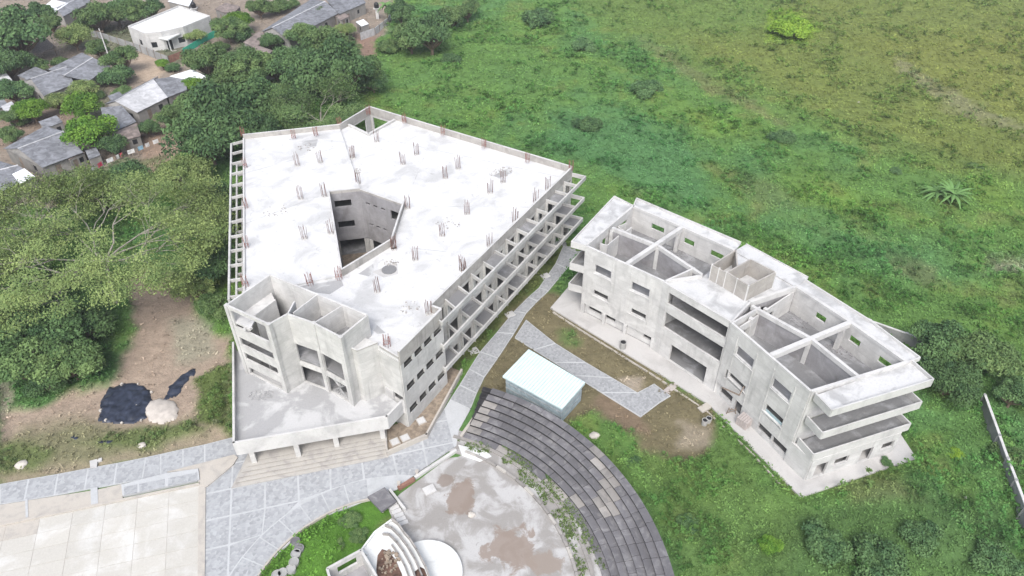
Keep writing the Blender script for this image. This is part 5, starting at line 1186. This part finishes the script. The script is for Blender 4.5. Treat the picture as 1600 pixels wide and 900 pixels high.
# ================================================================== TREES
def branch_tree(seed, height, spread, levels, mat_bark, mat_leaf, leaves, lsize, flat=.55, trunk_r=.25, bare=0.0, low=.35, tipr=.9, name='tree', nl=6, trunk_off=(0, 0)):
    rg = random.Random(seed); m = MB(); tips = []
    base = Vector((trunk_off[0], trunk_off[1], 0)); fork = Vector((0, 0, height*low))
    m.tube([base, base.lerp(fork, .5)+Vector((rg.uniform(-.1, .1), rg.uniform(-.1, .1), 0))*height*.1, fork], [trunk_r, trunk_r*.8, trunk_r*.65], 7)
    def grow(p, d, L, r, lv):
        mid = p+d*L*.5+Vector((rg.uniform(-1, 1), rg.uniform(-1, 1), rg.uniform(-.3, .5)))*L*.10; e = p+d*L
        m.tube([p, mid, e], [r, r*.75, r*.5], 5 if lv > 1 else 4)
        if lv <= 0: tips.append(e); return
        tips.append(mid) if lv <= 2 and rg.random() < .45 else None
        if lv == 3 and rg.random() < .6: tips.append(e)
        for i in range(rg.choice([2, 3, 3])):
            nd = (d+Vector((rg.uniform(-1, 1), rg.uniform(-1, 1), rg.uniform(-.35, .55)))*.85); nd.z = nd.z*flat+.05; nd.normalize(); grow(e, nd, L*rg.uniform(.6, .85), r*.55, lv-1)
    for i in range(nl):
        a = 6.283*i/nl+rg.uniform(-.35, .35); el = rg.uniform(.35, 1.1); d = Vector((math.cos(a)*spread, math.sin(a)*spread, height*(1-low)*el)).normalized()
        grow(fork, d, math.hypot(spread, height*(1-low)*el)*.42, trunk_r*.5, levels)
    T = np.array([tuple(t) for t in tips]); rgn = np.random.default_rng(seed)
    if bare: T = T[rgn.uniform(0, 1, len(T)) > bare]
    per = max(1, leaves//len(T)); rad = .85*tipr
    C = np.repeat(T, per, 0)+rgn.normal(0, 1, (len(T)*per, 3))*np.array([rad, rad, rad*.32]); cen = np.array([0, 0, height*.45]); N = C-cen; N /= np.linalg.norm(N, axis=1)[:, None]; N[:, 2] += .5
    C[:, 2] += height*.05*rgn.uniform(0, 1, len(C))+.15
    V, F = leafquads(C, N, lsize, .8, .5); rn = np.repeat(np.repeat(rgn.uniform(0, 1, len(T)), per), 4)*.7+np.repeat(rgn.uniform(0, .3, len(C)), 4)
    return m.mesh(name+'_trunk', mat_bark), raw(name+'_crown', V, F, mat_leaf, {'rnd': ('FLOAT', rn)})
def lump_tree(seed, mat_leaf, leaves=14000, h=.72, lsize=.048, nb=13, squash=.8):
    """unit tree: crown radius about 1, made of leafy clumps with gaps"""
    rg = np.random.default_rng(seed); m = MB(); C = []; N = []; RN = []
    cen = []
    nb = int(nb*2.6); el = rg.uniform(.75, 1.0)
    for i in range(nb):
        a = rg.uniform(0, 6.283); rr_ = (.80+.12*math.sin(a*3+seed))*math.sqrt(rg.uniform(0, 1)); cen.append((rr_*math.cos(a), rr_*math.sin(a)*el, h+(rg.uniform(-.25, .2)+.35*(1-rr_*rr_))*squash, rg.uniform(.13, .34)))
    for (x, y, z, r) in cen:
        n = int(leaves/nb); d = rg.normal(0, 1, (n, 3)); d /= np.linalg.norm(d, axis=1)[:, None]; d[:, 2] = np.where(d[:, 2] < -.3, -d[:, 2], d[:, 2])
        rad = r*(.55+.75*rg.uniform(0, 1, n)**.8); c = np.array([x, y, z])+d*rad[:, None]*np.array([1, 1, .82]); C.append(c); N.append(d+np.array([0, 0, .35])); RN.append(np.full(n, rg.uniform(0, .75))+rg.uniform(0, .25, n))
        m.tube([(0, 0, h*.35), (x*.5, y*.5, h*.7), (x, y, z)], [.05, .035, .02], 4)
    m.tube([(0, 0, -.1), (0.02, .01, h*.35)], [.075, .055], 6)
    C = np.concatenate(C); N = np.concatenate(N); RN = np.concatenate(RN)
    V, F = leafquads(C, N, lsize, .8, .5)
    return m.mesh('trunk', 'bark'), raw('crown', V, F, mat_leaf, {'rnd': ('FLOAT', np.repeat(RN, 4))})
PR = {}
for i, (k, mt, kw) in enumerate([('dark', 'leafdark', {}), ('dark2', 'leafdark', dict(nb=18, squash=.6)), ('mid', 'leafmid', {}), ('mid2', 'leafmid', dict(nb=9, squash=1.1)), ('bright', 'leafbright', dict(nb=16)), ('olive', 'leafolive', dict(nb=20, leaves=11000, lsize=.04, squash=.6)), ('lime', 'leaflime', dict(h=.35, nb=14, squash=.4)), ('bush', 'leafmid', dict(h=.35, nb=12, squash=.5)), ('dbush', 'leafdark', dict(h=.35, nb=12, squash=.5)), ('fbush', 'leaffield', dict(h=.3, nb=14, squash=.6, lsize=.06, leaves=9000))]):
    PR[k] = lump_tree(40+i, mt, **kw)
def tree(kind, u, v, rpx, label, hf=1.0, cat=None):
    """u, v: crown centre in the photo; rpx: crown radius in photo pixels"""
    bush_ = kind in ('bush', 'lime', 'dbush', 'fbush'); r = rpx*slant(u, v)/FPX; hz = (.35 if bush_ else 1.0)*r*hf
    x, y = P(u, v, hz); t = thing('shrub' if bush_ else 'tree', label, cat or ('shrub' if bush_ else 'tree'), (x, y, 0)); t.rotation_euler = (0, 0, random.uniform(0, 6.28)); t.scale = (r, r, r*hf)
    tm, cm_ = PR[kind]; a = link(tm, 'trunk', t); b = link(cm_, 'crown', t); return t
TREES = '''
dark|14|40|42|huge dark tree filling the top left corner
dark2|8|92|26|dark tree at left edge below corner tree
mid|78|33|16|small leafy tree beside white roof panel
dark|60|14|18|dark tree touching the top edge left of white panel
olive|112|50|23|brownish olive tree with visible trunk above grey roofs
mid|150|20|26|leafy tree left of the big white house at top
dark2|178|10|24|dark tree at top edge behind white house, left one
mid2|205|14|22|tree at top edge just left of white house roof
dark|233|8|20|dark tree touching white house roof from behind
bush|135|42|18|low green bush between olive tree and block wall
mid|152|72|17|small tree left of utility pole
mid2|188|88|22|tree between utility pole and dirt bend
dbush|180|122|26|dense dark rounded bush right of grey roofs
bush|191|144|13|small light bush above the pale long roof
bright|47|166|22|bright green tree at left beyond grey roof
dark|16|136|22|dark tree at left edge over pale roof
mid|22|178|17|thin pale green tree beside bright tree at left
mid|15|208|17|light tree beside biggest grey house roof
olive|88|154|18|olive small tree right of bright tree
olive|128|134|19|olive tree directly above the bright village trees
bright|122|160|26|upper of two bright round village trees
bright|136|198|33|larger lower bright round village tree
dark|172|222|20|dark low tree by laundry line
dark2|228|196|16|dark narrow tree beside pale wall and road
mid|205|174|11|small grey green tree over roof gap
mid|268|178|24|leafy tree right of pale long house
bright|253|97|10|little round tree on dirt bend
dbush|270|107|12|small dark shrub by dirt bend
bright|302|128|17|bright yellow green tree in front of white sheet roof
mid|322|88|32|large round tree below green net
olive|303|52|15|olive shrub like tree against white house garden
mid2|355|42|22|tree right of white house yard wall
bright|372|28|20|bright green tree behind the yard wall
dbush|372|55|22|dark hedge like tree above long grey roof
mid|404|8|18|tree near the top edge left of long roof
bush|432|13|20|bushes along dirt yard above long roof
bush|455|8|12|small bush beside top end of long roof
mid2|383|100|34|tall feathery green tree between roofs and forest
mid|346|120|24|tree right of white sheet roof
dark|345|160|46|large dark tree in forest above left wing, middle
dark|385|195|36|dark tree right behind rear corner of left wing
dark2|320|200|40|dark forest tree left of rear corner
mid|300|160|28|forest edge tree beside village road
dark|400|150|36|dark forest tree above rear wall
mid|428|100|26|tree hiding brown shed below long roof
dark2|455|88|26|dark tree below the long roof near plank fence
mid|470|50|24|tree overlapping long grey roof front
mid|505|62|34|big leafy tree between long roof and field
dark|520|95|42|big dark tree at village field corner
mid2|560|105|32|rounded tree right of dark field corner tree
dark2|582|120|22|small dark tree at forest edge by field
olive|540|42|16|yellowish tree near little grey shack
mid|498|18|14|small tree by top end of long house
dark|470|120|26|dark tree beside plank fence end
mid2|432|150|30|forest tree between fence and rear wall
bush|610|75|20|leafy bush at field corner below pale fence
mid|640|52|30|bushy tree in the group right of palm
dark|672|40|34|big dark rounded tree at the top of field
mid|705|22|24|tree right of big dark field tree
mid2|730|12|20|light tree at top edge of field group
dark|625|12|20|dark tree at top edge over palm
fbush|840|30|26|wide dark shrub patch near top of field
fbush|705|93|15|dark green shrub below field tree group
fbush|912|72|20|dark shrub in middle of upper field
fbush|918|196|23|dark rounded shrub above the curved building
fbush|1010|140|24|tall shrub with grassy tufts in field
fbush|1222|216|20|bluish dark shrub in right field
lime|1236|47|30|bright yellow green creeper mound in far field
fbush|1400|268|9|small dark shrub left of banana clump
bush|1522|262|10|small round bush above banana clump
olive|285|262|38|yellow green tree beside dirt track left of building
dark|200|272|34|dark rounded tree below laundry line
mid|150|290|36|leafy tree above the spreading tree
bright|108|288|20|bright bush like tree near lower left house
dark2|335|300|30|bright edged dense tree against left lattice, upper
mid|345|345|30|dense tree against left lattice, middle
dark|320|400|34|dark tree against left lattice, lower
olive|300|440|34|olive tree above bare earth by lattice
mid|335|475|28|loose green tree by lattice lower end
dark|18|490|42|dark tree at left edge under spreading tree
dark2|70|505|48|dark tree left of spreading tree trunk, upper
dark|120|500|38|dark tree close to spreading tree trunk
mid|40|560|44|dark green tree at left edge above bare earth
mid2|105|560|40|lowest green tree over bare earth at left
dark|66|590|26|dark low tree at the edge of tan earth
dark|1478|528|38|big dark tree behind boundary wall, left one
mid|1525|545|42|big leafy tree at right beside wall top
dark2|1490|585|36|dark tree just right of end balconies
mid|1565|560|34|tree near right edge above boundary wall
dark|1590|610|26|dark tree at right edge behind boundary wall
bright|1204|848|17|small light green tree alone on weeds, lower right
fbush|1290|850|34|dark undergrowth clump at lower right
fbush|1370|880|40|dark undergrowth clump at bottom edge
fbush|1440|840|28|dark shrub right of undergrowth clump
fbush|1560|880|30|dark shrub at bottom edge by boundary wall
bush|1145|695|9|small bright bush by the apron edge
fbush|1385|722|9|dark plant growing at apron edge
fbush|990|725|14|dark green bush behind seating tiers
fbush|1075|820|18|low dark shrub right of seating tiers
bush|1585|720|24|bush behind boundary wall at right edge
lime|1493|712|14|pale speckled bush near boundary wall
bush|35|190|12|low bush in the yard behind biggest grey house
bush|150|150|12|bush beside the dirt lane above bright village trees
mid|60|100|13|small tree in the yard behind thatched hut
bush|95|98|12|bush at the upper side of seamed grey roof
mid|240|140|14|small tree beside the dirt lane above pale roof
bush|345|75|14|bush in the yard below white house wall
dark2|420|60|13|small dark tree at the gable end of long house
'''
for ln_ in TREES.strip().splitlines():
    k, u, v, r_, lab = ln_.split('|'); tree(k, float(u), float(v), float(r_)*(1.15 if k[:4] == 'dark' and 290 < float(u) < 560 else 1), lab, 1.2 if k[:4] == 'dark' and float(u) > 290 else 1.0)
# weeds growing in the seating
for u, v, r_, lab in ((790, 693, 7, 'bright weed tuft on lower tiers, nearest the path'), (803, 701, 6, 'second bright weed tuft on the lower tiers'), (833, 713, 6, 'dark weed tuft in the middle tiers'), (860, 743, 8, 'largest bright weed tuft on the tiers'), (938, 808, 6, 'small weed tuft low on the tiers'), (595, 852, 6, 'small plant growing on white stage building')):
    t = tree('bush', u, v, r_, lab, .9, 'weed')
# young clump of lawn bushes
for u, v, r_, lab in ((548, 812, 16, 'bright bush on the lawn near dark slab'), (520, 850, 15, 'bright bush in middle of the lawn'), (560, 838, 14, 'green bush on the lawn beside white stage building')): tree('bush', u, v, r_, lab, .6)
# wide spreading tree with pale limbs
def big(label, u, v, base, height, spread, seed, leaves, leafm='leafolive', bare=.12, nl=8, lv=3, tipr=.9, lsize=.2, tr=.45):
    x, y = P(u, v, height*.8); bx_, by_ = P(*base); t = thing('spreading_tree', label, 'tree', (x, y, 0))
    tm, cm_ = branch_tree(seed, height, spread, lv, 'palebark', leafm, leaves, lsize, .45, tr, bare, .42, tipr, 'spreading', nl, (bx_-x, by_-y)); link(tm, 'trunk', t); link(cm_, 'crown', t)
big('very wide spreading olive tree with pale limbs and curved trunk', 150, 375, (185, 487), 9, 12.5, 3, 80000, tipr=.85, bare=.2, nl=11, tr=.34, lv=4, lsize=.135)
big('spreading olive tree at left edge overlapping the wide tree', 35, 355, (30, 420), 8, 7.5, 8, 30000, tipr=.8, lv=4, lsize=.13, tr=.35)
big('feathery olive tree with bare pale branches behind rear wall', 497, 165, (500, 175), 8, 6.0, 12, 26000, 'leafmid', .22, 8, 4, .9, .14, .2)
big('smaller feathery olive tree left of the bare branched one', 440, 175, (440, 180), 7, 4.2, 14, 16000, 'leafmid', .1, 7, 3, 1.1, .14, .2)
# palm by the water tank, banana clump in the field
def fronds(label, kind, u, v, h, L, n, mat, cat, droop=.9, wd=.35):
    x, y = P(u, v, h); t = thing(kind, label, cat, (x, y, 0)); MB().tube([(x, y, 0), (x+.1, y, h*.5), (x, y, h)], [.16, .13, .12], 7).build('trunk', 'bark', t)
    for i in range(n):
        a = 6.283*i/n*1.618; up = random.uniform(.2, 1.0); m = MB(); prev = None
        for k in range(8):
            s_ = k/7; r_ = L*s_*math.cos(up*.6); zz_ = h+L*(up*s_-droop*s_*s_); w_ = wd*math.sin(math.pi*min(.97, s_+.08))**.6; p = Vector((x+r_*math.cos(a), y+r_*math.sin(a), zz_)); sd_ = Vector((-math.sin(a), math.cos(a), 0))*w_
            dn = Vector((0, 0, -w_*.5)); cur = (p-sd_+dn, p, p+sd_+dn)
            if prev and (k % 1 == 0): m.face([prev[0], cur[0], cur[1], prev[1]]); m.face([prev[1], cur[1], cur[2], prev[2]])
            prev = cur
        m.build('frond', mat, t)
fronds('palm tree with drooping yellowish fronds near water tank', 'palm_tree', 603, 8, 4.0, 2.6, 14, 'palmleaf', 'palm')
fronds('banana clump with long arching leaves in right field, left plant', 'banana_plant', 1466, 300, 1.3, 3.2, 22, 'palmleaf', 'banana plant', .7, .26)
fronds('banana clump plant on the right side with upright leaves', 'banana_plant', 1490, 304, 1.5, 3.4, 22, 'palmleaf', 'banana plant', .62, .26)

# ================================================================== HAZE: humid air between the drone and the field
mb = MB(); mb.prism([(-3600, -900), (3600, -900), (3600, 5600), (-3600, 5600)], -1.5, 61.5); hz = mb.build('haze', 'wall'); hz['kind'] = 'stuff'
hm = bpy.data.materials.new('haze_air'); hm.use_nodes = True; hn = hm.node_tree.nodes; hn.remove(hn['Principled BSDF'])   # HAZE
pv = hn.new('ShaderNodeVolumePrincipled'); pv.inputs['Color'].default_value = (.93, .95, 1, 1); pv.inputs['Density'].default_value = .00032; pv.inputs['Anisotropy'].default_value = .2
hm.node_tree.links.new(pv.outputs[0], hn['Material Output'].inputs['Volume']); hz.data.materials[0] = hm
